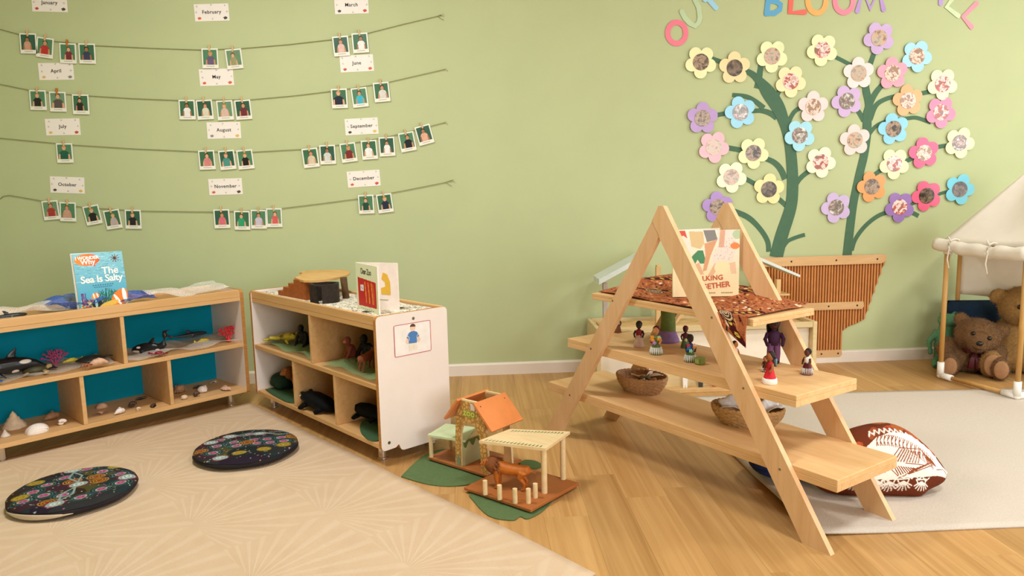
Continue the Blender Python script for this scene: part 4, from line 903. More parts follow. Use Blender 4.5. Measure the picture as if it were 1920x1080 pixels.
a_, b_ = loc2(649, 561, ZT); m = MB(); m.tube([(a_, b_, 0), (a_-.002, b_-.003, .05), (a_-.004, b_-.006, zpl+.003)], [.0165, .0155, .0165], 14); m.build('log_post', mat('brown bark log', '#5d4226', .85, .3, 60, bump=.4, bscale=90), t, True)
a_, b_ = loc2(522, 555, ZT); c_, d_ = loc2(574, 566, ZT); L_ = math.hypot(c_-a_, d_-b_); an = math.atan2(d_-b_, c_-a_); Mst = Tm(a_, b_, 0) @ Matrix.Rotation(an, 4, 'Z')
for k in range(4):
    m = MB(); x0 = L_*k*.2; m.prism([(x0, 0), (L_*(k+1)*.2 if k < 3 else L_, 0), (L_*(k+1)*.2 if k < 3 else L_, zpl*.235*(k+1)), (x0, zpl*.235*(k+1))], 0, .06, 'y', M=Mst); m.build('step', M_cork, t)
for px, py, rz, lb in ((748, 579, 20, 'tiny dark toy lizard on the shelf-top cloth beside the book'), (686, 586, -20, 'tiny grey toy lizard on the cloth left of the book')):
    o = thing('toy_lizard', lb, 'toy', S2.P(*S2.onz(px, py, ZT+.007), ZT+.008), R(rz)); m = MB(); m.tube([(-.02, 0, .002), (-.01, .003, .003), (0, 0, .004), (.012, -.003, .003), (.024, .002, .002)], [.001, .0025, .004, .003, .001], 6)
    for sg in (-1, 1): m.tube([(.004, 0, .003), (.008, sg*.008, .001)], [.0015, .001], 5); m.tube([(-.006, 0, .003), (-.010, sg*.008, .001)], [.0015, .001], 5)
    m.build('body', mat('dark lizard', '#3d3c30', .5), o, True)

# ------------------------------------------------------------------ jungle toys
def beast(name, label, pos, rz, Ls, col, spots=(), head=(.46, .62), hr=.13, legs=.34, mane=None, horns=None, tailz=.3, arms=False, fatt=1.0):
    """quadruped toy facing +x, standing at z 0; length Ls"""
    t = placed(name, label, 'toy', pos, rz); bmt = regions(name+' hide', col, [(tuple(Ls*q for q in c), tuple(Ls*q for q in r), k, .3) for c, r, k in spots], .5, .14, 60, .25, 140)
    m = MB(); L = Ls; hx, hz = head
    m.tube([(x*L, 0, z*L) for x, z in ((-.42, .44), (-.36, .47), (-.15, .46), (.08, .47), (.24, .51), (.34, .55))], [(.03*L, .03*L), (.10*L*fatt, .12*L), (.12*L*fatt, .13*L), (.125*L*fatt, .15*L), (.11*L*fatt, .15*L), (.07*L, .10*L)], 12)
    m.tube([(.28*L, 0, .53*L), (hx*L*.9, 0, hz*L)], [.10*L, hr*L*.85], 10)
    m.ell((hx*L, 0, hz*L), (hr*L, hr*.85*L, hr*L), 12, 9); m.ell(((hx+hr*.85)*L, 0, (hz-hr*.3)*L), (hr*.62*L, hr*.52*L, hr*.48*L), 10, 8)
    for sg in (-1, 1):
        m.ell(((hx-.02)*L, sg*hr*.8*L, (hz+hr*.85)*L), (.02*L, .03*L, .035*L), 8, 6)
        m.tube([(.24*L, sg*.075*L, .46*L), (.25*L, sg*.085*L, .26*L), (.235*L, sg*.085*L, .14*L), (.245*L, sg*.085*L, .03*L)], [.075*L, .052*L, .038*L, .038*L], 9); m.ell((.265*L, sg*.085*L, .024*L), (.05*L, .038*L, .026*L), 8, 6)
        m.tube([(-.28*L, sg*.07*L, .45*L), (-.22*L, sg*.085*L, .30*L), (-.31*L, sg*.085*L, .17*L), (-.29*L, sg*.085*L, .03*L)], [.09*L, .06*L, .036*L, .036*L], 9); m.ell((-.265*L, sg*.085*L, .024*L), (.05*L, .038*L, .026*L), 8, 6)
    m.tube([(-.40*L, 0, .48*L), (-.50*L, 0, tailz*L+.08*L), (-.53*L, 0, tailz*L*.6)], [.022*L, .016*L, .014*L], 7); m.ell((-.535*L, 0, tailz*L*.5), (.022*L, .022*L, .045*L), 8, 6)
    remesh(m.build('body', bmt, t, True), L*.016, 4)
    if mane:
        m = MB(); r4 = random.Random(2)
        m.ell(((hx-.09)*L, 0, (hz-.03)*L), (.15*L, .165*L, .20*L), 14, 10); m.ell((.27*L, 0, .48*L), (.12*L, .14*L, .17*L), 12, 8)
        for k in range(110):
            th = r4.random()*6.28; q = r4.uniform(.6, 1); bx = (hx-.06-.16*r4.random())*L; p0 = Vector((bx, .13*L*q*math.cos(th), (hz-.03)*L+.17*L*q*math.sin(th))); d = Vector((-.07*L, .04*L*math.cos(th), .04*L*math.sin(th)-.05*L))
            m.tube([p0, p0+d*.6, p0+d], [.020*L, .016*L, .003*L], 5)
        m.build('mane', mat('lion mane', mane, .8, .25, 90, bump=.4, bscale=200), t, True)
    m = MB()
    for sg in (-1, 1): m.ell(((hx+hr*.62)*L, sg*hr*.5*L, (hz+hr*.28)*L), .016*L, 8, 6)
    m.ell(((hx+hr*1.38)*L, 0, (hz-hr*.12)*L), (.02*L, .03*L, .02*L), 8, 6); m.build('eyes_and_nose', M_eye, t, True)
    if horns:
        for sg in (-1, 1): m = MB(); m.tube([(hx*L, sg*.07*L, (hz+.10)*L), ((hx+.02)*L, sg*.17*L, (hz+.15)*L), ((hx+.06)*L, sg*.19*L, (hz+.24)*L)], [.024*L, .018*L, .004*L], 7); m.build('horn', mat('pale horn', horns, .4), t, True)
    return t
fl = mat('dark green felt', '#3d5c3a', .95, .08, 90, bump=.3, bscale=300)
p = S2.P(.235, .15, ZB+.010); beast('toy_lion', 'brown toy lion inside the dark shelf compartment', p, R(198), .17, '#a8662c', mane='#7d451c')
def felt_leaf(label, pos, rz, pts, z=.004, amp=.006, mt=fl):
    m = MB(); c = sum((Vector(q) for q in pts), Vector((0, 0)))/len(pts); sp = smooth_pts(pts+[pts[0]], 5)[:-1]; n = len(sp); rings = 7; vs = [(0, 0, z+amp)]; fs = []
    for r_ in range(1, rings+1):
        k = r_/rings
        for i, q in enumerate(sp):
            x, y = (q[0]-c.x)*k, (q[1]-c.y)*k; vs.append((x, y, z+amp*(.5+.5*nz(x, y, 30))*(1 if r_ < rings else .4)))
    for i in range(n): fs.append([0, 1+i, 1+(i+1) % n])
    for r_ in range(rings-1):
        for i in range(n): a = 1+r_*n; fs.append([a+i, a+n+i, a+n+(i+1) % n, a+(i+1) % n])
    N = len(vs); vs += [(x, y, h-.003) for x, y, h in vs]; fs += [[N+i for i in f[::-1]] for f in fs]; a = 1+(rings-1)*n
    for i in range(n): fs.append([a+i, N+a+i, N+a+(i+1) % n, a+(i+1) % n])
    m.add(vs, fs); o = m.build('felt_leaf', mt, None, 50); o.location = Vector(pos)+Vector((0, 0, 0)); o.rotation_euler = (0, 0, rz); return tag(o, label, 'felt mat', 'green felt leaves')
felt_leaf('dark green felt leaf under the lion in the lower compartment', S2.P(.235, .155, ZB), S2.a, [(-.17, -.12), (.0, -.14), (.17, -.13), (.18, .02), (.15, .14), (-.05, .15), (-.17, .12)], .004, .006)
felt_leaf('dark green felt leaf hanging in the lower compartment beside the end panel', S2.P(1.03, .13, ZB), S2.a, [(-.11, -.02), (-.05, -.07), (.05, -.115), (.155, -.12), (.155, .05), (.1, .15), (-.08, .14)], .004, .004)
# green cave block behind lion
t = placed('felt_cave', 'dark green felt cushion behind the toy lion', 'toy', S2.P(.100, .10, ZB+.012), S2.a); t.scale = (.8,)*3; m = MB(); m.ell((0, 0, .05), (.085, .07, .05), 16, 10); m.box((0, 0, .03), (.15, .12, .06), ch=.02); remesh(m.build('felt_body', mat('very dark green felt', '#1d3626', .95, .1, 80), t, True), .006, 6)
# frog, monkey, ape, boar
t = placed('toy_frog', 'yellow and black toy frog stretched on green tulle', 'toy', S2.P(*S2.onz(540, 640, ZM+.02), ZM+.020), S2.a+R(25))
fm = regions('frog skin', '#c9b234', [((-.02, 0, .03), (.02, .03, .012), '#2a2a14', .3), ((.03, 0, .035), (.015, .02, .01), '#3a3514', .3), ((0, 0, 0), (.09, .05, .012), '#8a9a3c', .4)], .4)
m = MB(); m.tube([(-.05, 0, .018), (-.02, 0, .024), (.02, 0, .028), (.05, 0, .026), (.068, 0, .022)], [(.012, .010), (.026, .018), (.028, .02), (.024, .016), (.010, .008)], 12)
for sg in (-1, 1):
    m.tube([(-.04, sg*.015, .018), (-.07, sg*.045, .022), (-.10, sg*.02, .008), (-.135, sg*.03, .004)], [.012, .010, .008, .005], 8); m.tube([(.03, sg*.022, .02), (.03, sg*.05, .014), (.05, sg*.06, .003)], [.009, .008, .005], 8); m.ell((.05, sg*.014, .042), .008, 8, 6)
remesh(m.build('body', fm, t, True), .003, 3)
m = MB()
for sg in (-1, 1): m.ell((.054, sg*.017, .046), .005, 8, 6)
m.build('eye', M_eye, t, True)
def ape(label, pos, rz, h, col, face):
    t = placed('toy_ape', label, 'toy', pos, rz, 'toy apes'); m = MB()
    m.tube([(0, 0, .10*h), (.02*h, 0, .34*h), (.08*h, 0, .58*h), (.12*h, 0, .68*h)], [(.17*h, .14*h), (.19*h, .17*h), (.20*h, .15*h), (.08*h, .08*h)], 12); m.ell((.17*h, 0, .80*h), (.13*h, .12*h, .15*h), 12, 9); m.ell((.27*h, 0, .75*h), (.07*h, .075*h, .065*h), 10, 7)
    for sg in (-1, 1):
        m.tube([(.08*h, sg*.18*h, .60*h), (.16*h, sg*.28*h, .36*h), (.30*h, sg*.24*h, .10*h), (.34*h, sg*.24*h, .03*h)], [.085*h, .07*h, .055*h, .05*h], 9); m.tube([(0, sg*.12*h, .14*h), (.14*h, sg*.20*h, .16*h), (.20*h, sg*.18*h, .03*h)], [.10*h, .075*h, .05*h], 9)
    remesh(m.build('body', regions('ape fur', col, [((.28*h, 0, .77*h), (.08*h, .1*h, .10*h), face, .3)], .7, .15, 60, .3, 200), t, True), h*.02, 4)
    m = MB()
    for sg in (-1, 1): m.ell((.29*h, sg*.045*h, .84*h), .016*h, 8, 6)
    m.build('eye', M_eye, t, True); return t
ape('black toy gorilla standing behind the upper divider', S2.P(*S2.onz(572, 646, ZM+.02), ZM+.012), R(-125), .12, '#141210', '#2a2320')
ape('reddish brown toy ape leaning on its long arms', S2.P(*S2.onz(662, 672, ZM+.03), ZM+.018), R(-165), .12, '#7c3826', '#b3684c')
ape('large black toy gorilla in the right upper compartment', S2.P(*S2.onz(692, 676, ZM+.02), ZM+.012), R(-130), .14, '#100f0d', '#241d1a')
beast('toy_elephant_calf', 'reddish brown toy elephant seen from behind on green tulle', S2.P(*S2.onz(688, 692, ZM+.02), ZM+.016), S2.a+R(112), .12, '#8c4a2e', fatt=1.35, hr=.12)
def lump(name, label, pos, rz, Ls, col, seed):
    t = placed(name, label, 'toy', pos, rz); m = MB(); m.tube([(x*Ls, 0, z*Ls) for x, z in ((-.5, .08), (-.42, .14), (-.2, .22), (.1, .26), (.3, .3), (.44, .24), (.52, .2))], [(.04*Ls, .03*Ls), (.14*Ls, .12*Ls), (.2*Ls, .2*Ls), (.21*Ls, .22*Ls), (.15*Ls, .16*Ls), (.10*Ls, .10*Ls), (.03*Ls, .03*Ls)], 12)
    for sg in (-1, 1): m.tube([(.2*Ls, sg*.17*Ls, .14*Ls), (.3*Ls, sg*.24*Ls, .03*Ls)], [.08*Ls, .05*Ls], 8); m.tube([(-.28*Ls, sg*.15*Ls, .12*Ls), (-.2*Ls, sg*.24*Ls, .03*Ls)], [.08*Ls, .05*Ls], 8); m.ell((.36*Ls, sg*.10*Ls, .42*Ls), .045*Ls, 8, 6)
    remesh(m.build('body', mat(name+' skin', col, .7, .15, 60, spec=.12), t, True), Ls*.018, 4); t.scale = (1, 1, .72); m = MB()
    for sg in (-1, 1): m.ell((.47*Ls, sg*.08*Ls, .30*Ls), .018*Ls, 8, 6)
    m.build('eye', mat('pale bead eye', '#d8cdb4', .2), t, True); return t
lump('toy_panther', 'black toy panther lying in the middle lower compartment', S2.P(*S2.onz(597, 768, ZB), ZB+.001), S2.a+R(188), .24, '#0c0d0f', 1)
lump('toy_bear', 'dark toy bear crouching on the green felt leaf', S2.P(*S2.onz(694, 790, ZB), ZB+.012), S2.a+R(195), .20, '#0d0f0f', 2)
# ================================================================== RUGS
def fan_rug_mat():
    m, nt, b = _new('fan patterned rug'); N = nt.nodes; Lk = nt.links
    tc = N.new('ShaderNodeTexCoord'); sx = N.new('ShaderNodeSeparateXYZ'); Lk.new(tc.outputs['Object'], sx.inputs[0])
    def mt(op, a, b_=None):
        n = N.new('ShaderNodeMath'); n.operation = op
        for i, q in enumerate((a, b_)):
            if q is None: continue
            if isinstance(q, (int, float)): n.inputs[i].default_value = q
            else: Lk.new(q, n.inputs[i])
        return n.outputs[0]
    X = mt('DIVIDE', sx.outputs[0], .50); Y = mt('DIVIDE', sx.outputs[1], .36)
    row = mt('FLOOR', Y); odd = mt('MODULO', mt('ABSOLUTE', row), 2); fx = mt('SUBTRACT', mt('FRACT', mt('ADD', X, mt('MULTIPLY', odd, .5))), .5); fy = mt('FRACT', Y)
    ang = mt('ARCTAN2', fx, mt('ADD', fy, .05)); st = mt('SINE', mt('MULTIPLY', ang, 34)); ln = N.new('ShaderNodeMapRange'); ln.inputs[1].default_value = .1; ln.inputs[2].default_value = .9; Lk.new(st, ln.inputs[0])
    n1 = _noise(nt, tc.outputs['Object'], 9, 4); n2 = _noise(nt, tc.outputs['Object'], 420, 2)
    base = _mix(nt, n1, lin('#cfb08e'), lin('#dcc1a2')); fac = mt('MULTIPLY', ln.outputs[0], .24); out = _mix(nt, fac, base, lin('#e9d5bb')); out = _mix(nt, mt('MULTIPLY', n2, .25), out, lin('#b99a72'))
    Lk.new(out, b.inputs['Base Color']); b.inputs['Roughness'].default_value = .95; b.inputs['Specular IOR Level'].default_value = .1
    hh = mt('ADD', mt('MULTIPLY', ln.outputs[0], .6), n2); _bump(nt, b, hh, .35, .003); return m
RG = Frame(-1.204, 3.80, -50.7)
m = MB(); WR = 2.05; LR = 2.405
def rugf(u, v):
    x = u*LR; y = -v*WR; return (x+.004*math.sin(y*9), y+.004*math.sin(x*7), .008+.0015*nz(x, y, 3)+(.006*max(0, 1-u*12)*max(0, 1-v*12)))
m.sheet(rugf, 60, 50, .0075); o = m.build('fan_rug', fan_rug_mat(), None, True); o.location = RG.o; o.rotation_euler = (0, 0, RG.a); tag(o, 'large beige rug with pale fan pattern under the round cushions', 'rug')
M_jute = mat('pale woven rug', '#cdbfae', .95, .08, 160, bump=.5, bscale=260, spec=.1)
m = MB(); c4 = [Vector((1.0, 2.10)), Vector((3.9, 2.03)), Vector((3.95, 3.50)), Vector((1.11, 3.63))]
def rug2(u, v):
    p = (c4[0]*(1-u)+c4[1]*u)*(1-v)+(c4[3]*(1-u)+c4[2]*u)*v; cu = max(0, 1-u*9)
    return (p.x-.03*math.sin(v*3.1)*cu+.02*cu*math.sin(v*6), p.y+.012*math.sin(u*5), .0075+.028*cu**2*max(0, 1-abs(v-.12)*5)+.001*nz(p.x, p.y, 6))
m.sheet(rug2, 70, 40, .0065); o = m.build('woven_rug', M_jute, None, True); tag(o, 'pale woven rug under the wooden A-frame shelf and tent', 'rug')

# ================================================================== ROUND CUSHIONS
class Polar(Canvas):
    def __init__(s, nr, na, col):
        Canvas.__init__(s, na, nr, col); rr = np.linspace(1, 0, nr)[:, None]; th = np.linspace(0, 2*np.pi, na)[None, :]
        s.rr = rr; s.X = .5+.5*rr*np.cos(th); s.Y = .5+.5*rr*np.sin(th); s.asp = 1
def ring(cv, x, y, r, cols, rot=0, sq=.8):
    for k, c in enumerate(cols): q = r*(1-k/len(cols)); cv.ell(x, y, q, q*sq, c, rot)
def dot_cushion(label, pos, rz, variant):
    t = thing('floor_cushion', label, 'cushion', pos, rz, 'round dot-painted floor cushions'); Rr = .213; H_ = .042
    m = MB(); m.lathe([(.15, .004), (.196, .006), (.209, .014), (.2125, .021), (.209, .029), (.196, .036), (.15, .040)], 48, fr=lambda th, i: 1+.008*math.sin(7*th)); m.build('cushion_body', mat('dark cushion fabric', '#241c1e', .9, .1, 60), t, True)
    cv = Polar(110, 300, '#2a2a2a'); rg = np.random.default_rng(40+variant); T = '#8fb0ac'; P_ = '#c65c8c'; O_ = '#b5792c'; Rd = '#7a1f14'
    for k in range(26): cv.ell(rg.random(), rg.random(), .10+.12*rg.random(), .06+.1*rg.random(), ['#1f2d2e', '#3a2128', '#4a4420', '#241a26', '#332016', '#1c2524'][k % 6], rg.random()*3)
    pk = [(.28, .62), (.40, .74), (.30, .36), (.45, .30), (.20, .48), (.70, .76), (.86, .62), (.74, .30), (.60, .18), (.88, .40), (.16, .30), (.56, .90)] if variant == 0 else [(.24, .40), (.36, .52), (.54, .60), (.66, .64), (.78, .70), (.62, .50), (.74, .54), (.30, .22), (.18, .58), (.44, .42), (.86, .60), (.40, .78)]
    for x, y in pk: ring(cv, x, y, .098, ['#2f4a48', '#151a1a', '#3e6460', '#151a1a', '#a99a94', '#a84a74', '#8f3058', '#b9668a'], .4)
    for x, y in ([(.48, .60), (.70, .52), (.66, .64), (.36, .18)] if variant == 0 else [(.50, .52), (.88, .76), (.14, .26)]): ring(cv, x, y, .078, [O_, '#2a160e', O_, '#34190e', O_, Rd, Rd], .3)
    for x, y in ([(.12, .40), (.18, .72), (.80, .86)] if variant == 0 else [(.56, .24), (.76, .36), (.90, .50)]): ring(cv, x, y, .07, ['#8a7424', '#a58a2f', '#8a7424', '#a58a2f'], .3)
    sp = [(.44, .92), (.54, .50), (.42, .12), (.92, .52)] if variant == 0 else [(.22, .70), (.50, .80), (.44, .10), (.12, .50)]
    for x, y in sp: ring(cv, x, y, .085, ['#6a2030', '#9aa8a2', '#7f928c', '#c4cdc4', '#7f928c', '#d5dcd4'], .2)
    for (x0, y0), (x1, y1) in zip(sp[:2], sp[1:3]) if variant == 0 else ((sp[0], sp[1]), (sp[1], (.92, .88))):
        dx, dy = x1-x0, y1-y0
        for sg in (-1, 1): cv.stroke([(x0+dx*.15, y0+dy*.15), (x0+dx*.5-sg*dy*.12, y0+dy*.5+sg*dx*.12), (x0+dx*.85, y0+dy*.85)], .018, '#87948e')
    for k in range(170): 
        a = rg.random()*6.28; q = rg.random()**.5*.5; cv.ell(.5+q*math.cos(a), .5+q*math.sin(a), .006, .006, ['#c9c2ae', '#b56a8c', '#7fa39c', '#b98c3c'][k % 4])
    cv.grain(.08)
    def fn(u, v):
        r = v*.985; a = 2*math.pi*u; return (Rr*r*math.cos(a), Rr*r*math.sin(a), .0412+.004*(1-r*r)-.013*max(0, (r-.86)/.14)**2+.0015*nz(r*math.cos(a), r*math.sin(a), 7))
    print_sheet('printed_cover', cv, fn, t, painted('dot painted fabric', .85, .15)); return t
c1 = dot_cushion('round dark dot-painted cushion near the shelf leg, showing a loose pale lining', (-1.505, 2.655, .009), R(20), 0)
m = MB(); m.tube([Vector((.2132*math.cos(a), .2132*math.sin(a), .018)) for a in [R(205+i*6) for i in range(13)]], [(.002, .001+.009*math.sin(math.pi*i/12)) for i in range(13)], 8); m.build('loose_lining', mat('pale cushion lining', '#cdb79a', .8), c1, True)
dot_cushion('round dark dot-painted cushion with yellow circles nearer the corner', (-.995, 3.045, .009), R(-10), 1)

# ================================================================== WOODEN ZOO
ZO = Frame(-.062, 2.556, -43.0)
M_zb = mat('rust brown base board', '#a8622e', .5, .08, 20); M_zr = mat('orange roof board', '#d98245', .5, .06, 20); M_zw = wood('pale beech', '#e9cf9f', '#dcb985', (6, 20, 20), .5); M_zgr = mat('mint green roof', '#c3d0a2', .5, .05, 20)
m_, nt, b = _new('giraffe print'); vec = _coords(nt, (60, 60, 60)); vo = nt.nodes.new('ShaderNodeTexVoronoi'); vo.feature = 'DISTANCE_TO_EDGE'; nt.links.new(vec, vo.inputs['Vector']); vo.inputs['Scale'].default_value = 1
nt.links.new(_ramp(nt, vo.outputs['Distance'], [(.06, lin('#a87a3a')), (.14, lin('#d9a75a')), (.5, lin('#e0b56c'))]), b.inputs['Base Color']); M_gir = m_
t = thing('wooden_zoo', 'wooden toy zoo with orange gate roof and fenced brown base', 'toy', ZO.o, ZO.a)
zbase = .010
def zpart(nm, mt, fnb, label=None): m = MB(); fnb(m); return m.build(nm, mt, t, label=label)
zpart('base_board', M_zb, lambda m: m.box((.155, .14, zbase+.006), (.315, .285, .012), ch=.002)); zpart('base_board', M_zb, lambda m: m.box((-.17, .235, zbase+.006), (.33, .205, .012), ch=.002))
z0 = zbase+.012
def arch(v, mt, nm):
    pts = [(-.182, z0), (-.148, z0), (-.146, z0+.135), (-.138, z0+.163), (-.120, z0+.183), (-.098, z0+.19), (-.076, z0+.183), (-.058, z0+.163), (-.048, z0+.135), (-.042, z0), (-.004, z0), (-.012, .205), (-.060, .292), (-.138, .292), (-.172, .215)]
    m = MB(); m.prism(pts, v, v+.010, 'y', 0, 1); return m.build(nm, [mt, M_zw], t)
arch(.138, M_gir, 'gate_front'); arch(.275, mat('printed back wall', '#c79a62', .55, .15, 30), 'gate_back')
m = MB(); m.prism([(-.128, .232), (-.066, .232), (-.066, .256), (-.128, .256)], .1355, .138, 'y', 0); sg_ = m.build('zoo_sign', mat('green sign', '#8f9c36', .5), t)
m = MB(); m.text('ZOO', .024, Tm(-.097, .1350, .244), bold=.0008, space=1.2); m.build('sign_lettering', mat('yellow lettering', '#dfd36a', .5), sg_)
m = MB(); m.prism([(-.088, .262), (-.066, .262), (-.066, .286), (-.088, .286)], .1356, .138, 'y', 0); m.build('sticker', mat('white sticker', '#e6d9d4', .5), t)
m = MB(); m.prism([(-.172, z0), (-.156, z0), (-.154, z0+.03), (-.160, z0+.045), (-.168, z0+.04)], .1362, .138, 'y'); m.build('painted_bird', mat('grey green paint', '#8b927a', .5), t)
for s_ in (1, -1):
    m = MB(); pts = [(-.060, .294), (.030, .200), (.036, .206), (-.054, .300)] if s_ > 0 else [(-.138, .294), (-.212, .205), (-.218, .211), (-.144, .300)]
    m.prism(pts, .118, .302, 'y'); rf = m.build('roof_board', M_zr, t)
    if s_ > 0:
        for a_, v_ in ((.2, .14), (.2, .28)): m = MB(); m.ell((-.060+.09*a_+.003, v_, .300-.094*a_+.002), .0028, 8, 6); m.build('nail', M_ink, rf, True)
for v_ in (.140, .277): zpart('ridge_rail', M_zw, lambda m: m.box((-.099, v_+.004, .292), (.078, .010, .012), ch=.001))
def canopy(pts, z, th, mt, nm): m = MB(); m.prism(pts, z, z+th, 'z'); return m.build(nm, mt, t)
def zl(px, py, z): s_, t_ = ZO.onz(px, py, z); return (s_, t_)
cn = canopy([zl(898, 828, .192), zl(1023, 843, .192), zl(1069, 811, .192), zl(956, 806, .192)], .186, .010, M_zw, 'canopy')
m = MB(); rr = random.Random(8); q0, q1, q2, q3 = [Vector(zl(*p, .196)) for p in ((898, 826), (1023, 841), (1069, 810), (957, 806))]
for k in range(16):
    f = .06+.055*k; p = q0.lerp(q1, f); q = q3.lerp(q2, f)
    m.prism([tuple(p+(q-p)*.04), tuple(p+(q-p)*.16+(q1-q0)*.012), tuple(p+(q-p)*.05+(q1-q0)*.03)], .1961, .1965, 'z'); m.prism([tuple(q-(q-p)*.04), tuple(q-(q-p)*.15+(q1-q0)*.012), tuple(q-(q-p)*.05+(q1-q0)*.03)], .1961, .1965, 'z')
m.build('painted_leaves', mat('leaf green paint', '#54763f', .6), cn, kind='stuff')
canopy([zl(802, 815, .128), zl(872, 826, .128), zl(893, 801, .128), zl(836, 794, .128)], .120, .008, M_zgr, 'mint_roof')
for px, py, r_, ht in ((1021, 924, .0105, .186), (1056, 898, .0105, .186), (809, 857, .0085, .121), (845, 842, .0085, .121)):
    a_, b_ = zl(px, py, z0); zpart('post', M_zw, lambda m: m.cyl((a_, b_, z0), (a_, b_, ht), r_, n=14))
for px, py in ((910, 927), (937, 936), (966, 943), (991, 943), (1004, 933)):
    a_, b_ = zl(px, py, z0); zpart('fence_post', M_zw, lambda m: m.cyl((a_, b_, z0), (a_, b_, z0+.052), .0085, n=12))
m = MB(); m.box((-.148, .205, z0+.05), (.008, .12, .10)); m.build('inner_wall', mat('pale green painted wall', '#b4b184', .55, .12, 20), t)
m = MB(); m.surf(lambda u, v: (-.1435+.001*v, .148+.115*u, z0+.10-.03*v*(.6+.4*math.sin(u*17))), 20, 3); m.build('painted_vine', mat('vine green paint', '#5c6b2c', .6), t)
pl = at_z(957, 915, z0)
zl_ = beast('toy_lion', 'orange brown toy lion standing on the wooden zoo base', pl+Vector((0, 0, .0005)), math.atan2(.10, -.99)+R(-14), .178, '#b9651f', [((.40, 0, .5), (.12, .12, .1), '#c98a4a')], head=(.44, .58), hr=.115, mane='#b05a1c', tailz=.34); zl_.scale = (1.06, 1.1, .86)
def leaf_px(label, pts, amp=.006):
    W = [at_z(*p, .004) for p in pts]; c = sum(W, Vector())/len(W); o = felt_leaf(label, (c.x, c.y, 0), 0, [(q.x, q.y) for q in W], .0035, amp, mat('green felt', '#5a6f42', .95, .1, 70, bump=.3, bscale=300)); return o
leaf_px('green felt leaf on the floor left of the wooden zoo', [(752, 893), (790, 857), (830, 842), (880, 850), (912, 885), (890, 905), (850, 911), (812, 909), (780, 902)], .003)
leaf_px('round green felt leaf in front under the wooden zoo', [(880, 930), (885, 905), (940, 885), (1010, 890), (1040, 925), (1020, 955), (990, 972), (975, 968), (960, 975), (915, 966)], .003)
leaf_px('green felt leaf behind the wooden zoo posts', [(972, 868), (985, 862), (1005, 864), (1016, 872), (1006, 878), (985, 877)], .003)
# ================================================================== A-FRAME SHELF
AF = Frame(.663, 2.592, -59.2)
M_pine = wood('pale pine', '#e2b782', '#d3a266', (2.2, 22, 22), .5, .05, .06); M_pine2 = wood('pine leg', '#e3b98a', '#d5a672', (22, 22, 2.4), .5, .05, .06)
t = thing('a_frame_shelf', 'pale pine A-frame ladder shelf with three boards', 'shelf', AF.o, AF.a)
for y0 in (0, .347):
    for pts in ([(.615, 0), (.71, 0), (.021, 1.027), (-.002, 1.027), (-.036, .971)], [(-.71, 0), (-.615, 0), (.002, .919), (-.034, .971)]):
        m = MB(); m.prism(pts, y0, y0+.020, 'y'); lg = m.build('leg', M_pine2, t)
        for z in (.21, .44, .655):
            f = z/1.027; x = (.66-.645*f)*(1 if pts[0][0] > 0 else -1); m = MB(); m.cyl((x, y0-.0006, z), (x, y0+.002, z), .0042, n=10); m.build('screw', M_screw, lg)
for hs, zt, th in ((.71, .229, .019), (.565, .452, .018), (.40, .667, .012)):
    m = MB(); m.box((0, .1835, zt-th/2), (2*hs, .325, th), ch=.0015); bd = m.build('shelf_board', M_pine, t)
    rl = .020 if th > .015 else .012
    for y in (.031, .336): m = MB(); m.box((0, y, zt-th-rl/2), (2*hs, .021, rl), ch=.001); m.build('rail', M_pine, bd)
    for sg in (-1, 1): m = MB(); m.box((sg*(hs-.0105), .1835, zt-th-rl/2), (.021, .284, rl), ch=.001); m.build('rail', M_pine, bd)
Z1, Z2, Z3 = .229, .452, .667
# patterned cloth on the top board
cv = Canvas(240, 170, '#a9603a'); rg = np.random.default_rng(3)
for k in range(900):
    x, y = rg.random(), rg.random(); a = rg.normal(.35, .35); l = .015+.03*rg.random(); cv.stroke([(x, y), (x+l*math.cos(a), y+l*math.sin(a)*1.2)], .005+.004*rg.random(), ['#5e2418', '#c9844f', '#3a1a14', '#d29a62', '#8a3f24', '#2a1512', '#b56e42'][k % 7])
for k in range(34): cv.ell(rg.random(), rg.random(), .022, .010, ['#ead2b4', '#e3b98c'][k % 2], rg.random())
def motif(x, y):
    ring(cv, x, y, .05, ['#2a1418', '#d8b48c', '#1c1016', '#c8a080', '#1c1016', '#d8b48c', '#1c1016'], 0, 1.4)
def track(x0, y0, x1, y1, n):
    cv.stroke([(x0, y0), (x1, y1)], .045, '#4a1616')
    for i in range(n): f = (i+.5)/n; cv.ell(x0+(x1-x0)*f, y0+(y1-y0)*f, .013, .018, '#e2c04a').ell(x0+(x1-x0)*f, y0+(y1-y0)*f, .005, .008, '#8a5a2a')
track(.02, .03, .10, .13, 2); track(.12, .16, .03, .42, 4); track(.12, .14, .42, .03, 5); motif(.12, .15); track(.5, .5, .9, .3, 5); motif(.5, .5); track(.5, .5, .3, .85, 5); motif(.85, .8); track(.85, .8, .55, .95, 4); track(.95, .2, .97, .6, 4); motif(.3, .75)
for k in range(6): cv.stroke([(rg.random(), rg.random()) for _ in range(2)], .01, '#2a1512', .5)
cv.grain(.1)
cr = Vector(AF.onz(1521, 581, Z3-.012)); cb_ = Vector(AF.onz(1262, 519, Z3)); q = [Vector((.385, -.085)), cr, cb_, Vector(AF.onz(1122, 548, Z3))]     # front tip, right, back, left on the board plane
tc_ = thing('patterned_cloth', 'rust and brown patterned cloth draped over the top board', 'cloth', AF.P(0, 0, Z3), AF.a)
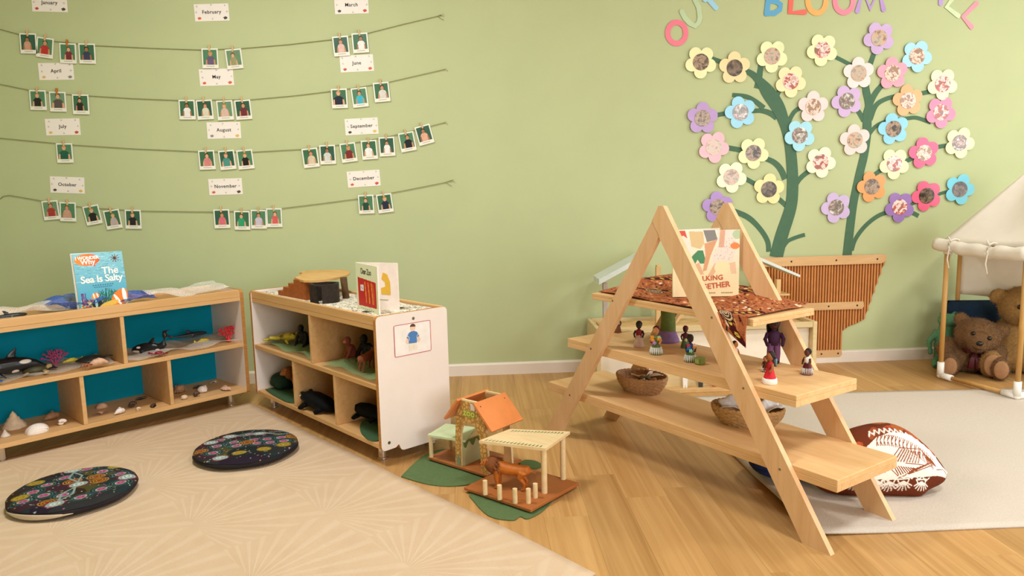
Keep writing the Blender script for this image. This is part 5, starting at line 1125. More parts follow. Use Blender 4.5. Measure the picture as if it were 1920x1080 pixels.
def clf(u, v):
    # u from tip to right, v from tip to left
    e0 = q[0].lerp(Vector((.21, .021)), v/.28) if v < .28 else Vector((.21, .021)).lerp(q[3], (v-.28)/.72); e1 = q[1].lerp(q[2], v); p = e0.lerp(e1, u)
    s_, w_ = p.x, p.y; z = .004+.003*(1+nz(s_, w_, 20)); 
    if w_ < .018: e = .018-w_; z -= e*1.0; w_ = .017-.012*min(1, e*20) if abs(s_) > 9 else .016-.010*min(1, e*20)-.0
    if s_ > .405: e = s_-.405; z -= e*.30
    if w_ > .30: z += .020*min(1, (w_-.30)/.05)*(.5+.5*nz(s_, 2, 14))
    return (s_, w_, z)
o = print_sheet('woven_print', cv, clf, tc_, painted('ochre printed fabric', .9, .1))
md = o.modifiers.new('thickness', 'SOLIDIFY'); md.thickness = .0012; md.offset = -1

# picture book on the cloth
pL = at_z(1264, 557, Z3+.010); pR = at_z(1385, 555, Z3+.010); aB_ = math.atan2(pR.y-pL.y, pR.x-pL.x); w3 = (pR-pL).length; h3 = z_over(pL, 433)-Z3-.010
t = thing('picture_book', 'cream picture book with painted children walking, on patterned cloth', 'book', pL, aB_)
cv = Canvas(170, 180, '#f3dfb4'); rg = np.random.default_rng(9)
cv.a = np.array(lin('#f4dca6'))*(1-cv.Y[..., None])+np.array(lin('#f3e9d6'))*cv.Y[..., None]
cv.rect(0, 0, 1, .42, '#f3dba8', .6)
cv.poly([(0, 1), (.16, 1), (.20, .88), (.13, .93), (.09, .8), (0, .97)], '#d85a44'); cv.poly([(.05, .80), (.12, .92), (.24, .84), (.26, .62), (.2, .48), (.1, .55)], '#ece2d4')
cv.poly([(.22, .99), (.44, .98), (.46, .80), (.40, .72), (.26, .76)], '#dcc08c'); cv.poly([(.44, 1), (.62, 1), (.66, .86), (.50, .82)], '#8a8580'); cv.poly([(.26, .60), (.36, .70), (.44, .70), (.50, .50), (.40, .50), (.36, .56), (.30, .46), (.24, .50)], '#4c8a5e')
cv.poly([(.46, .80), (.66, .86), (.56, .62), (.50, .40), (.44, .38), (.48, .62)], '#d9a074'); cv.poly([(.66, 1), (.92, 1), (.96, .72), (.88, .52), (.6, .50), (.58, .62), (.68, .8)], '#eddccb'); cv.poly([(.70, 1), (.78, 1), (.76, .74), (.68, .74)], '#dba888')
for k in range(60): cv.ell(.62+.3*rg.random(), .55+.35*rg.random(), .006, .006, ['#d9a8a0', '#b8a0a8'][k % 2])
cv.ell(.93, .76, .07, .05, '#f08a4a'); cv.ell(.96, .93, .07, .07, '#b9cba0'); cv.poly([(.30, .48), (.38, .52), (.46, .34), (.40, .33)], '#e0b088'); cv.poly([(.34, .46), (.32, .34), (.28, .34)], '#e0b088')
cv.poly([(.62, .5), (.72, .5), (.60, .32), (.52, .32)], '#e2b48c'); cv.poly([(.84, .5), (.94, .52), (.96, .34), (.88, .34)], '#e8c29c'); cv.ell(.74, .44, .12, .10, '#f4e2b0'); cv.grain(.03)
m = MB(); m.box((w3/2, .0045, h3/2), (w3, .006, h3)); m.build('front_leaf', M_page, t); print_sheet('front_cover', cv, leaf_fn(w3, h3, .0008), t)
Mb = Tm(0, .008, 0) @ Matrix.Rotation(R(24), 4, 'Z'); m = MB(); m.box((w3*.48, .004, h3/2+.002), (w3*.96, .008, h3), M=Mb); m.build('pages', M_page, t)
m = MB(); m.box((-.0025, .007, h3/2), (.005, .016, h3)); m.build('spine', mat('cream spine', '#f2e2b4', .5), t)
m = MB(); m.text('WALKING', .026, Tm(w3*.50, -.0006, h3*.275) @ Matrix.Rotation(R(-3), 4, 'Y'), bold=.0006, space=1.05); m.build('title_lettering', mat('brick red print', '#c4582f', .5), t); m = MB(); m.text('TOGETHER', .029, Tm(w3*.56, -.0006, h3*.155) @ Matrix.Rotation(R(-6), 4, 'Y'), bold=.0007, space=1.0); m.build('title_lettering', mat('brick red print', '#c4582f', .5), t)
m = MB()
for a_, n_ in ((.50, 6), (.74, 7)):
    for k in range(n_): m.box((w3*(a_+.026*k), -.0002, h3*.055), (w3*.017, .0004, .004))
m.build('small_print', mat('brown small print', '#8a7a5c', .5), t)

# ------------------------------------------------------------------ dolls on the middle board
def doll(name, label, pos, rz, h, hair, skin, top, skirt, fringe=None, deco=None, hat=None, legs=False, hood=None):
    """small doll facing +x, height h"""
    t = thing(name, label, 'doll', pos, rz, 'small dolls on the middle board'); f = lambda c, r=.7: mat('doll ' + c, c, r, .12, 70)
    m = MB()
    if legs:
        for sg in (-1, 1): m.tube([(0, sg*.06*h, .42*h), (.0, sg*.07*h, .2*h), (.01*h, sg*.07*h, .03*h)], [.07*h, .065*h, .05*h], 10)
        m.build('trousers', f(skirt), t, True); m = MB()
        for sg in (-1, 1): m.ell((.03*h, sg*.07*h, .03*h), (.07*h, .045*h, .03*h), 10, 6)
        m.build('foot', f(skin), t, True)
    else: m.lathe([(.20*h, 0), (.205*h, .03*h), (.17*h, .2*h), (.115*h, .40*h), (.09*h, .48*h)], 18, fr=lambda th, i: 1+.05*math.sin(6*th)); m.build('skirt', f(skirt), t, True)
    m = MB(); m.tube([(0, 0, .38*h), (0, 0, .5*h), (0, 0, .62*h), (0, 0, .68*h)], [(.105*h, .09*h), (.12*h, .10*h), (.13*h, .09*h), (.05*h, .05*h)], 12)
    m.build('top', f(top), t, True); m = MB()
    for sg in (-1, 1): m.tube([(0, sg*.12*h, .62*h), (.03*h, sg*.18*h, .50*h), (.09*h, sg*.15*h, .40*h), (.11*h, sg*.14*h, .38*h)], [.045*h, .04*h, .034*h, .03*h], 8)
    m.build('arm', f(top if legs else skin), t, True)
    m = MB(); m.tube([(0, 0, .64*h), (0, 0, .74*h)], [.045*h, .05*h], 8); m.ell((.01*h, 0, .83*h), (.115*h, .11*h, .135*h), 14, 10); m.ell((.125*h, 0, .82*h), (.018*h, .016*h, .02*h), 6, 5); m.build('head', f(skin, .5), t, True)
    m = MB()
    for sg in (-1, 1): m.ell((.112*h, sg*.04*h, .85*h), .013*h, 6, 5)
    m.build('eye', M_eye, t, True); m = MB(); m.ell((.105*h, 0, .775*h), (.012*h, .03*h, .009*h), 8, 5); m.build('mouth', f('#8f3030'), t, True)
    m = MB(); m.ell((-.035*h, 0, .87*h), (.115*h, .125*h, .13*h), 14, 10); m.build('hair' if not hat else 'hat', f(hat or hair), t, True)
    if hood:
        m = MB()
        for k in range(7): a = (k-3)*.28; m.tube([(-.08*h, .10*h*math.sin(a), .92*h), (-.15*h, .13*h*math.sin(a), .75*h), (-.15*h, .10*h*math.sin(a), .52*h)], .028*h, 6)
        m.build('braids', f(hood), t, True)
    if fringe:
        m = MB()
        for k in range(20):
            a = 2*math.pi*k/20; m.tube([(.17*h*math.cos(a), .17*h*math.sin(a), .26*h), (.20*h*math.cos(a), .20*h*math.sin(a), .13*h), (.225*h*math.cos(a), .225*h*math.sin(a), .02*h)], [(.018*h, .008*h), (.024*h, .010*h), (.010*h, .006*h)], 6)
        m.build('fringe', f(fringe), t, True)
    if deco:
        r5 = random.Random(len(label)); 
        for k, c in enumerate(deco):
            m = MB(); a = r5.uniform(-1.4, 1.4); z = r5.uniform(.3, .68); m.ell((.15*h*math.cos(a), .15*h*math.sin(a), z*h), (.05*h, .06*h, .055*h), 8, 6)
            for j in range(5): m.ell((.17*h*math.cos(a), .15*h*math.sin(a)+.05*h*math.cos(j*1.26), z*h+.05*h*math.sin(j*1.26)), .028*h, 6, 5)
            m.build('felt_flower', f(c, .9), t, True)
    return t
def mid(px, py): return at_z(px, py, Z2)+Vector((0, 0, .0004))
toC = R(-110)
p = mid(1198, 650); doll('small_doll', 'small doll with black hair, red shawl and pinkish skirt', p, toC, 49*pxm(p), '#14181c', '#3a2a22', '#8d1f26', '#c9a28c')
p = mid(1230, 664); doll('flower_doll', 'small doll covered in orange felt flowers and white feathers', p, toC+R(-10), 54*pxm(p), '#5a2030', '#c98a5a', '#6a7a3c', '#56662c', '#efe6dc', ['#ee9a2c', '#f0a03a', '#b48ac0', '#9fcf9c', '#ec8f2a', '#8a2436'])
p = mid(1285, 652); doll('small_doll', 'small doll with dark red pointed cap behind the green doll', p, toC, 42*pxm(p), '#3a1418', '#4a2a24', '#5a1c24', '#54663c', None, ['#d9d2a0'], '#6b1522')
p = mid(1294, 678); doll('flower_doll', 'small doll with blue top and green leaf skirt edged in white', p, toC+R(15), 52*pxm(p), '#26382c', '#3a2a20', '#1f4a7c', '#4f6a34', '#efe8de', ['#3f7fb4', '#d83a5a', '#9fd8c4', '#e8e0cc', '#ee8f4a', '#1f5a8c'])
p = mid(1378, 682); doll('small_doll', 'small doll with short black hair behind the slanted leg', p, R(-60), 44*pxm(p), '#17120f', '#c07a3e', '#e9cdbd', '#dcb0a0')
p = mid(1443, 719); doll('small_doll', 'small doll in red dress with white hem and grey braids', p, R(190), 62*pxm(p), '#231a18', '#9c5a2c', '#b91f2a', '#d0202c', None, None, None, False, '#6d8894')
m = MB(); m.lathe([(.215, 0), (.225, .02), (.205, .16), (.19, .17)], 20, fr=lambda th, i: 1+.06*math.sin(7*th)); hh_ = 62*pxm(p); m2 = MB(); m2.v = [(x*hh_, y*hh_, z*hh_) for x, y, z in m.v]; m2.f = m.f; m2.m = m.m; m2.build('hem', mat('doll #efe0d2', '#efe0d2', .7, .12, 70), [o for o in bpy.data.objects if o.get('label', '').startswith('small doll in red dress')][0], True)
p = mid(1434, 697); doll('small_doll', 'tiny doll in dark dress in front of the red-dressed doll', p, R(200), 30*pxm(p), '#2a1712', '#a8652f', '#4a1a20', '#33201c', '#efe4d8')
p = mid(1513, 702); doll('small_doll', 'small doll with black hair, white top and fringed maroon skirt', p, R(200), 50*pxm(p), '#120e0c', '#5a2f20', '#efe6dc', '#5c1620', '#efe6dc')
p = mid(1450, 681); doll('fabric_doll', 'tall dark-skinned doll in purple shirt and mauve shorts', p, R(-100), 92*pxm(p), '#0e0c0c', '#3b221a', '#3d1a3c', '#7f5078', None, None, None, True, '#0d0b0b')
p = AF.P(-.52, .27, Z2+.0004); doll('small_doll', 'small doll with blue turban at the far shelf end', p, toC, .085, '#35506e', '#5a3020', '#efe2d4', '#7a4a2c', None, None, '#3a5a80')
# felt tree and wooden block
p = AF.P(-.245, .30, Z2+.0004); t = thing('felt_tree', 'green felt tree trunk with purple fringe under the top board', 'toy', p, AF.a); m = MB()
m.tube([(0, 0, .03), (.004, 0, .08), (0, 0, .13), (-.004, 0, .19)], [.034, .030, .028, .033], 14); m.tube([(.0, 0, .15), (.05, .0, .185)], [.012, .008], 8); m.build('trunk', mat('moss green felt', '#6b7a3c', .95, .15, 60), t, True)
m = MB(); m.lathe([(.050, 0), (.048, .012), (.036, .040), (.033, .048)], 18, fr=lambda th, i: 1+.08*math.sin(9*th)); m.build('purple_fringe', mat('mauve felt', '#8a6a94', .95, .15, 60), t, True)
p = AF.P(.11, .10, Z2+.0004); t = thing('wooden_block', 'small olive green wooden block behind the slanted leg', 'toy', p, AF.a); m = MB(); m.box((0, 0, .013), (.03, .03, .026), ch=.003); m.build('block_body', mat('olive paint', '#6f7a30', .5), t); m = MB(); m.box((0, -.0153, .013), (.018, .001, .016)); m.build('painted_face', mat('pale olive paint', '#9aa25a', .5), t)

# ------------------------------------------------------------------ baskets
def basket(label, pos, rz, a, b_, h, mk, weave):
    t = thing('woven_basket', label, 'basket', pos, rz, 'oval woven baskets'); m = MB(); nr = 9; n = 44
    def rad(k): return .70+.30*math.sin(min(1, k)*1.5)
    vs = []; fs = []; rows = 26
    for inner in (0, 1):
        for i in range(rows):
            k = i/(rows-1); z = h*k+(.003 if inner else 0); s_ = rad(k)-(.05 if inner else 0)
            for j in range(n*2):
                th = 2*math.pi*j/(2*n); wv = 0 if inner else .018*(1 if ((i//3)+(j//3)) % 2 else -1)*(1 if weave else .6)
                vs.append(((s_+wv)*a*math.cos(th), (s_+wv)*b_*math.sin(th), z))
    N2 = 2*n
    for inner in (0, 1):
        o_ = inner*rows*N2
        for i in range(rows-1):
            for j in range(N2): fs.append([o_+i*N2+j, o_+i*N2+(j+1) % N2, o_+(i+1)*N2+(j+1) % N2, o_+(i+1)*N2+j])
    fs.append([j for j in range(N2)]); fs.append([rows*N2+j for j in range(N2)])
    m.add(vs, fs); m.build('woven_wall', mk, t, 60, recalc=False)
    m = MB(); ra = rad(1)-.02
    for ph in (0, math.pi): m.tube([Vector((ra*a*math.cos(th), ra*b_*math.sin(th), h+.004+.004*math.sin(16*th+ph))) for th in [2*math.pi*j/96 for j in range(97)]], .0055, 6)
    m.build('braided_rim', mk, t, True); return t
M_wick = mat('water hyacinth weave', '#b98d63', .85, .25, 90, bump=.5, bscale=160); M_wick2 = mat('rush weave', '#bb925e', .85, .25, 90, bump=.5, bscale=160)
pb = at_z(1203, 733, Z1)+Vector((0, 0, .0005)); basket('braided brown basket full of wooden bits and feathers', pb, AF.a+R(8), .118, .086, .062, M_wick, True)
pc = at_z(1401, 795, Z1)+Vector((0, 0, .0005)); basket('oval rush basket holding white cloth behind the slanted leg', pc, AF.a+R(28), .128, .088, .060, M_wick2, True)
def frag(name, label, pos, rz, kind, L, col, grp, tilt=0.3):
    m = MB()
    if kind == 'bark': m.surf(lambda u, v: ((u-.5)*L, (v-.5)*L*.45+.1*L*math.sin(u*5), .12*L*math.sin(v*3.1)+.04*L*math.sin(u*9)), 10, 6)
    elif kind == 'leaf':
        m.surf(lambda u, v: ((u-.5)*L, (v-.5)*L*.5*math.sin(u*3.14), .1*L*math.cos(v*3.1)), 10, 6)
    elif kind == 'feather':
        m.surf(lambda u, v: ((u-.5)*L, (v-.5)*L*.28*math.sin(min(1, u*1.1)*3.0), .14*L*math.sin(u*2.6)+.04*L*abs(v-.5)), 12, 6); m.tube([(-.6*L, 0, .0), (0, 0, .14*L), (.5*L, 0, .08*L)], [.003, .002, .001], 5)
    elif kind == 'cloth': m.surf(lambda u, v: ((u-.5)*L, (v-.5)*L*.7, .16*L*nz(u, v, 6)+.1*L*(1-4*(u-.5)**2)), 16, 14)
    elif kind == 'frame':
        m.box((0, 0, 0), (L, .004, L*.75)); m.box((0, -.003, -L*.33), (L*.96, .002, .005)); m.box((0, -.003, L*.33), (L*.96, .002, .005))
    o = m.build(name, mat('scrap ' + col, col, .8, .2, 60), None, True); sd = o.modifiers.new('thickness', 'SOLIDIFY'); sd.thickness = .0012 if kind != 'frame' else .0003
    o.location = pos; o.rotation_euler = (tilt, -.15, rz); return tag(o, label, 'craft piece', grp)
r6 = random.Random(4); cs = ['#b08a66', '#8a6a4a', '#c9ad86', '#a58262', '#d8c4a4', '#7a5a40']
bits = ['curled brown bark piece at the back of the braided basket', 'dark bark piece lying lowest in the braided basket', 'light tan bark strip leaning on the braided basket rim', 'brown bark strip across the middle of the braided basket', 'pale cream bark chip at the front of the braided basket', 'darkest bark chip beside the green leaf in the basket', 'greyish tan bark curl near the braided basket side']
for k, lb in enumerate(bits): a = k*.9; frag('bark_piece', lb, pb+Vector((.055*math.cos(a)*(.5+.5*(k % 2)), .038*math.sin(a), .042+.006*(k % 3))), a*1.7, 'bark', .07, cs[k % 6], 'bark pieces in the braided basket', .3*math.sin(k))
frag('dried_leaf', 'dark green dried leaf among the bark pieces', pb+Vector((.008, -.012, .064)), .6, 'leaf', .07, '#3f5a3c', 'leaves in the braided basket'); frag('feather', 'cream feather lying in the braided basket', pb+Vector((.05, -.015, .062)), -.6, 'feather', .085, '#e6d8c0', 'feathers in the braided basket'); frag('feather', 'pale pink feather standing up in the braided basket', pb+Vector((.035, .012, .070)), .9, 'feather', .06, '#d9b4a0', 'feathers in the braided basket', .9)
frag('white_cloth', 'crumpled white cloth in the oval rush basket', pc+Vector((-.045, .0, .074)), -.6, 'cloth', .12, '#e6e2e4', None, .35); frag('white_cloth', 'folded pale cloth at the basket end beside the slanted leg', pc+Vector((.065, -.035, .070)), .4, 'cloth', .09, '#e9e0d8', None, .2); frag('grey_card', 'grey card leaning in the oval rush basket', pc+Vector((.01, .035, .088)), AF.a+.4, 'frame', .09, '#b4a894', None, -.5); frag('framed_card', 'grey framed card with dark edge in the rush basket', pc+Vector((.055, .0, .084)), AF.a+1.0, 'frame', .085, '#8f857c', None, -.4)
frag('bark_piece', 'brown bark curl at the oval basket end', pc+Vector((-.085, .035, .066)), 1.0, 'bark', .06, '#8a6a3c', None)

# ================================================================== LOW BENCH BEHIND WITH DOLL HOUSE
M_bench = wood('pale bench wood', '#d9c090', '#cbb07c', (2, 24, 24), .5); M_bp = mat('white bench panel', '#efe0c8', .6, .04, 14)
bx0, bx1, by0, by1, bz = .655, 1.895, 3.90, 4.235, .328
t = thing('low_bench', 'low wooden box bench against the wall behind the A-frame', 'bench', ((bx0+bx1)/2, (by0+by1)/2, 0)); hw, hd = (bx1-bx0)/2, (by1-by0)/2
def bp(nm, c, s_, mt=M_bench): m = MB(); m.box(c, s_, ch=.002); return m.build(nm, mt, t)
for sg in (-1, 1): bp('side_panel', (sg*(hw-.012), 0, bz/2), (.024, 2*hd, bz))
bp('top_board', (0, .0, bz-.030), (2*hw-.05, 2*hd-.04, .016)); bp('front_rail', (0, -hd+.010, bz-.016), (2*hw-.05, .020, .032)); bp('back_rail', (0, hd-.010, bz-.016), (2*hw-.05, .020, .032))
bp('front_panel', (0, -hd+.05, .15), (2*hw-.05, .010, .27), M_bp); bp('bottom_rail', (0, -hd+.010, .02), (2*hw-.05, .020, .04))
zb_ = bz-.022
hz_ = thing('doll_house', 'open wooden doll house with slanted pale roof boards on the bench', 'toy', (1.26, 4.08, zb_)); M_dh = wood('doll house pine', '#ddb57c', '#cb9f62', (20, 20, 3), .5); M_rf = mat('pale blue roof board', '#d5dad0', .5, .04, 20)
def hp(nm, fnb, mt): m = MB(); fnb(m); return m.build(nm, mt, hz_)
for x, zt in ((-.535, .26), (-.235, .34), (-.205, .34), (.10, .2), (.455, .25)): hp('post', lambda m: m.box((x, -.06 if x != -.205 else .05, zt/2), (.026, .026, zt), ch=.002), M_dh if x > -.5 else mat('grey post', '#b5a397', .6))
hp('floor_board', lambda m: m.box((0, 0, .006), (1.12, .20, .012), ch=.002), M_dh); hp('upper_floor', lambda m: m.box((.40, -.02, .165), (.22, .16, .010), ch=.002), M_dh)
hp('roof_board', lambda m: m.prism([(-.575, .255), (-.30, .400), (-.30, .425), (-.575, .285)], -.10, .09, 'y'), M_rf); hp('roof_board', lambda m: m.prism([(.24, .405), (.565, .262), (.565, .276), (.24, .425)], -.10, .09, 'y'), M_rf)
hp('brace', lambda m: m.prism([(-.16, .012), (-.02, .155), (-.005, .148), (-.135, .012)], -.07, -.05, 'y'), M_dh); hp('ladder_board', lambda m: m.prism([(.33, .17), (.41, .225), (.41, .238), (.33, .19)], -.09, -.06, 'y'), M_rf)
hp('ridge_beam', lambda m: m.box((-.03, .06, .372), (.56, .02, .02), ch=.002), M_dh) if False else None
# narrow stand with little figures on the floor
t = thing('figure_stand', 'narrow wooden stand on the floor holding little people figures', 'toy', (1.24, 3.75, 0)); m = MB(); m.box((0, 0, .011), (.50, .06, .022), ch=.002); m.build('base', M_dh, t); m = MB(); m.box((0, .032, .06), (.50, .008, .10), ch=.002); m.build('back_board', M_bench, t)
for k, (dx, ct, cb, lb) in enumerate(((-.135, '#f0eadf', '#efe9de', 'doctor figure in a white coat'), (-.05, '#6aa0b8', '#3a3834', 'figure in blue shirt and dark trousers'), (.025, '#c9402f', '#b8392c', 'figure in red coat'), (.105, '#c4382a', '#a83428', 'figure in red overalls'))):
    f_ = thing('people_figure', f'tiny wooden {lb} on the narrow stand', 'toy', (1.24+dx, 3.748, .0222), group='people figures on the stand'); m = MB(); m.prism([(-.012, .028), (.012, .028), (.014, .05), (.010, .058), (-.010, .058), (-.014, .05)], -.004, .004, 'y', 0); m.prism([(-.011, 0), (-.002, 0), (0, .02), (.002, 0), (.011, 0), (.012, .028), (-.012, .028)], -.004, .004, 'y', 1)
    m.build('clothes', [mat('figure ' + ct, ct, .5), mat('figure ' + cb, cb, .5)], f_); m = MB(); m.ell((0, 0, .068), (.009, .006, .011), 10, 7); m.build('head', mat('figure skin', '#d9a880', .5), f_, True)

# ================================================================== ECHIDNA CUSHION AND BLUE CUSHION
class Outline(Polar): pass
op = [(1757, 903), (1740, 868), (1715, 838), (1690, 818), (1660, 808), (1620, 810), (1575, 822), (1535, 846), (1508, 880), (1500, 912), (1512, 926), (1540, 934), (1580, 937), (1620, 937), (1660, 940), (1694, 941), (1715, 930), (1745, 918)]
cpx = (1628, 882); k_ = .00182; loc = smooth_pts([((x-cpx[0])*k_, -(y-cpx[1])*k_*1.08) for x, y in op]+[((op[0][0]-cpx[0])*k_, -(op[0][1]-cpx[1])*k_*1.08)], 6)[:-1]
nA = 320; nR = 110; ang = [i/(nA-1)*len(loc) for i in range(nA)]
ol = np.array([np.array(loc[int(a) % len(loc)])*(1-a % 1)+np.array(loc[(int(a)+1) % len(loc)])*(a % 1) for a in ang])
cv = Polar(nR, nA, '#6b2f16'); rr = np.linspace(1, 0, nR)[:, None]; cv.X = rr*ol[None, :, 0]; cv.Y = rr*ol[None, :, 1]; cv.asp = 1; rg = np.random.default_rng(12)
def pxy(x, y): return ((x-cpx[0])*k_, -(y-cpx[1])*k_*1.08)
for k in range(60): cv.ell(*pxy(1500+255*rg.random(), 805+60*rg.random()), .03, .012, ['#a9542a', '#5a2712', '#b5642f', '#7a3a1c', '#c4532c'][k % 5], rg.random(), .7)
WHT = '#f2e3d4'; lw = .0042; BR_ = '#8a4422'
def st(pts, w=lw, c=WHT): cv.stroke([pxy(*p) for p in pts], w, c)
def pg(pts, c=WHT): cv.poly([pxy(*p) for p in pts], c)
pg([(1618, 842), (1650, 832), (1690, 836), (1716, 856), (1734, 882), (1740, 893), (1754, 903), (1746, 912), (1722, 910), (1700, 912), (1650, 914), (1610, 915), (1580, 912), (1560, 900), (1580, 870)])
e = []
for i in range(26): f = i/25; e.append((1606+128*f, 836-17*math.sin(f*2.3)+56*f**2.2+(-5 if i % 2 else 4)))
st(e, .0050)
for i in range(30):
    f = i/29; x = 1622+100*f; y = 838-5*math.sin(f*2)+46*f**2; st([(x, y), (x-5-4*(i % 2), y+10), (x-8, y+20)], .0028, BR_)
for a_, b_ in (((1656, 862), (1624, 892)), ((1624, 892), (1644, 913)), ((1644, 913), (1716, 892)), ((1700, 864), (1716, 892)), ((1656, 862), (1700, 864)), ((1660, 889), (1700, 893))): st([a_, b_], .0030, BR_)
for i in range(9): st([(1660+4.6*i, 865+.6*i), (1640+5.6*i, 885+.5*i)], .0040, BR_)
for i in range(9): st([(1636+4.6*i, 893+.6*i), (1643+4.4*i, 909-1.2*i)], .0040, BR_)
for i in range(7): st([(1656+7*i, 909-2.5*i), (1676+6.5*i, 899-2*i)], .0036, BR_)
for i in range(6): st([(1702+3.0*i, 868+3.2*i), (1706+3.2*i, 886+1.6*i)], .0040, BR_)
for i in range(9): st([(1575+6*i, 872+2*(i % 2)), (1566+6.5*i, 904)], .0040, BR_)
st([(1722, 900), (1738, 899), (1748, 906)], .0026, BR_)
for x0, yb in ((1652, 934), (1688, 935), (1560, 931), (1604, 933), (1530, 923), (1626, 934)):
    for i in range(7): a = -1.3+i*.43; st([(x0, yb-15), (x0+16*math.sin(a), yb-7+10*math.cos(a)-4)], .0040)
    st([(x0-11, yb-18), (x0+11, yb-19), (x0+7, yb-12), (x0-8, yb-12), (x0-11, yb-18)], .004)
st([(1512+7.4*i, 917+6*math.sin(i*.24)+(4 if i % 2 else -3)) for i in range(27)], .004)
for i in range(22): x = 1530+80*(i/21); st([(x, 850+22*(1-i/21)+6*rg.random()), (x+4, 880+14*rg.random())], .0036)
cv.grain(.05)
bc = at_z(1640, 945, .0085)
t = thing('animal_cushion', 'brown animal-shaped cushion with white line drawing lying on the rug', 'cushion', (1.405, 2.412, .0085))
Wd = math.atan2(_rt.y, _rt.x); tilt = R(58); Mp = Tm(0, 0, .092) @ Matrix.Rotation(Wd, 4, 'Z') @ Matrix.Rotation(tilt-R(90), 4, 'X')
def cfn(u, v):
    j = min(nA-1, int(round(u*(nA-1)))); r = v; x, y = ol[j]*r; b_ = .085*math.sqrt(max(0, 1-r**2.6)); return Mp @ Vector((x, -b_, y))
def cfb(u, v):
    j = min(nA-1, int(round(u*(nA-1)))); r = v; x, y = ol[j]*r; b_ = .055*math.sqrt(max(0, 1-r**2.6)); return Mp @ Vector((x, b_, y))
print_sheet('printed_face', cv, cfn, t, painted('printed cotton', .85, .15))
m = MB(); m.surf(lambda u, v: cfb(u, v), 120, 14); m.build('plain_back', mat('rust brown cotton', '#8a4522', .85, .15, 40), t, True)
p = at_z(1468, 900, .0085); t = thing('blue_cushion', 'dark navy blue cushion lying under the bottom board', 'cushion', (p.x+.04, p.y+.05, .0085), R(20)); m = MB(); m.ell((0, 0, .052), (.155, .11, .052), 26, 12); m.build('cushion_cover', mat('navy cotton', '#1c2f6e', .85, .12, 50), t, True); m = MB(); m.tube([(.155*math.cos(a), .11*math.sin(a), .052) for a in [2*math.pi*i/40 for i in range(41)]], .004, 6); m.build('piping', mat('dark navy piping', '#14204a', .85), t, True)
p = at_z(1522, 916, .01); m = MB(); m.box((0, 0, .0), (.042, .002, .028)); o = m.build('care_label', mat('white label', '#e8e2d8', .6), t); o.parent = t; o.location = Vector((.17, -.03, .05)); m = MB(); m.box((0, -.0016, 0), (.022, .001, .016)); q_ = m.build('printed_mark', mat('label ink', '#3c3a38', .6), o)
# ================================================================== PLAY TENT AND SOFT TOYS
M_bam = wood('bamboo pole', '#c99a5c', '#b7853f', (20, 20, 3), .45); M_pvc = mat('white plastic elbow', '#f4ede2', .35); M_canvas = mat('cream canvas', '#e6dac9', .9, .04, 12, bump=.25, bscale=320, spec=.1)
A_, B_, C_, D_ = [Vector(q) for q in ((2.555, 3.806), (2.665, 3.375), (3.27, 3.52), (2.88, 4.17))]; EZ = .745
apex = Vector((2.98, 3.72, 1.19))
t = thing('play_tent', 'cream canvas play tent on bamboo poles at the right edge', 'tent', (A_.x, A_.y, 0)); o0 = Vector((A_.x, A_.y, 0))
V3 = lambda p, z: Vector((p.x, p.y, z))-o0
for p in (A_, B_, C_, D_): m = MB(); m.cyl(V3(p, .05), V3(p, EZ), .0125, n=12); m.build('pole', M_bam, t, True)
for a, b_ in ((A_, B_), (B_, C_), (A_, D_), (D_, C_)):
    d = (b_-a).normalized()*.05; m = MB(); m.cyl(V3(a+d, .022), V3(b_-d, .022), .0115, n=12); m.build('floor_bar', M_bam, t, True)
    m = MB(); m.cyl(V3(a+d*.3, EZ), V3(b_-d*.3, EZ), .0115, n=12); m.build('top_bar', M_bam, t, True)
nb = {0: (B_, D_), 1: (A_, C_), 2: (B_, D_), 3: (A_, C_)}
for i, p in enumerate((A_, B_, C_, D_)):
    for nm, z, dz in (('floor_elbow', .022, .075), ('top_elbow', EZ, -.05)):
        m = MB(); m.cyl(V3(p, z), V3(p, z+dz), .0175, n=14); m.ell(V3(p, z), .0178, 12, 8)
        for q in nb[i]: d = (q-p).normalized()*.075; m.cyl(V3(p, z), V3(p+d, z), .0168, n=14)
        m.build(nm, M_pvc, t, True)
def ov(p): c = (A_+B_+C_+D_)/4; return p+(p-c).normalized()*.03
m = MB(); EV = EZ+.018
for a, b_ in ((A_, B_), (B_, C_), (C_, D_), (D_, A_)):
    a2, b2 = ov(a), ov(b_)
    def rf(u, v, a2=a2, b2=b2):
        base = V3(a2.lerp(b2, u), EV); ap = apex-o0; sag = -.035*math.sin(v*math.pi)*math.sin(u*math.pi); p = base.lerp(ap, v); return (p.x, p.y, p.z+sag)
    m.surf(rf, 14, 14)
rfo = m.build('roof_canvas', M_canvas, t, 40, recalc=True); sd = rfo.modifiers.new('thickness', 'SOLIDIFY'); sd.thickness = .003
# rolled door flap along the eave between the two left poles
a2, b2 = ov(A_), ov(B_); aa = V3(a2, EZ+.006)+Vector((-.015, .02, 0)); bb = V3(b2, EZ-.012)
m = MB(); n_ = 26; pts = [aa.lerp(bb, i/n_)+Vector((0, 0, -.003*math.sin(i*.9)-.014*math.sin(math.pi*i/n_))) for i in range(n_+1)]
m.tube(pts, [.034*(1+.03*math.sin(i*1.1)) if i not in (6, 17) else .028 for i in range(n_+1)], 14, caps=True)
m.build('rolled_flap', M_canvas, t, True)
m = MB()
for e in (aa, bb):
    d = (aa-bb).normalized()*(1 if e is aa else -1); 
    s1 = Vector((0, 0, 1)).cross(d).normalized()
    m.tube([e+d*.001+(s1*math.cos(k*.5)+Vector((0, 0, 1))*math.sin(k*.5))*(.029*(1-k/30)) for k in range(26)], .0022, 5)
m.build('rolled_edge', mat('canvas edge brown', '#cdb191', .9), t, True)  # spiral edge at each roll end, browner than the canvas
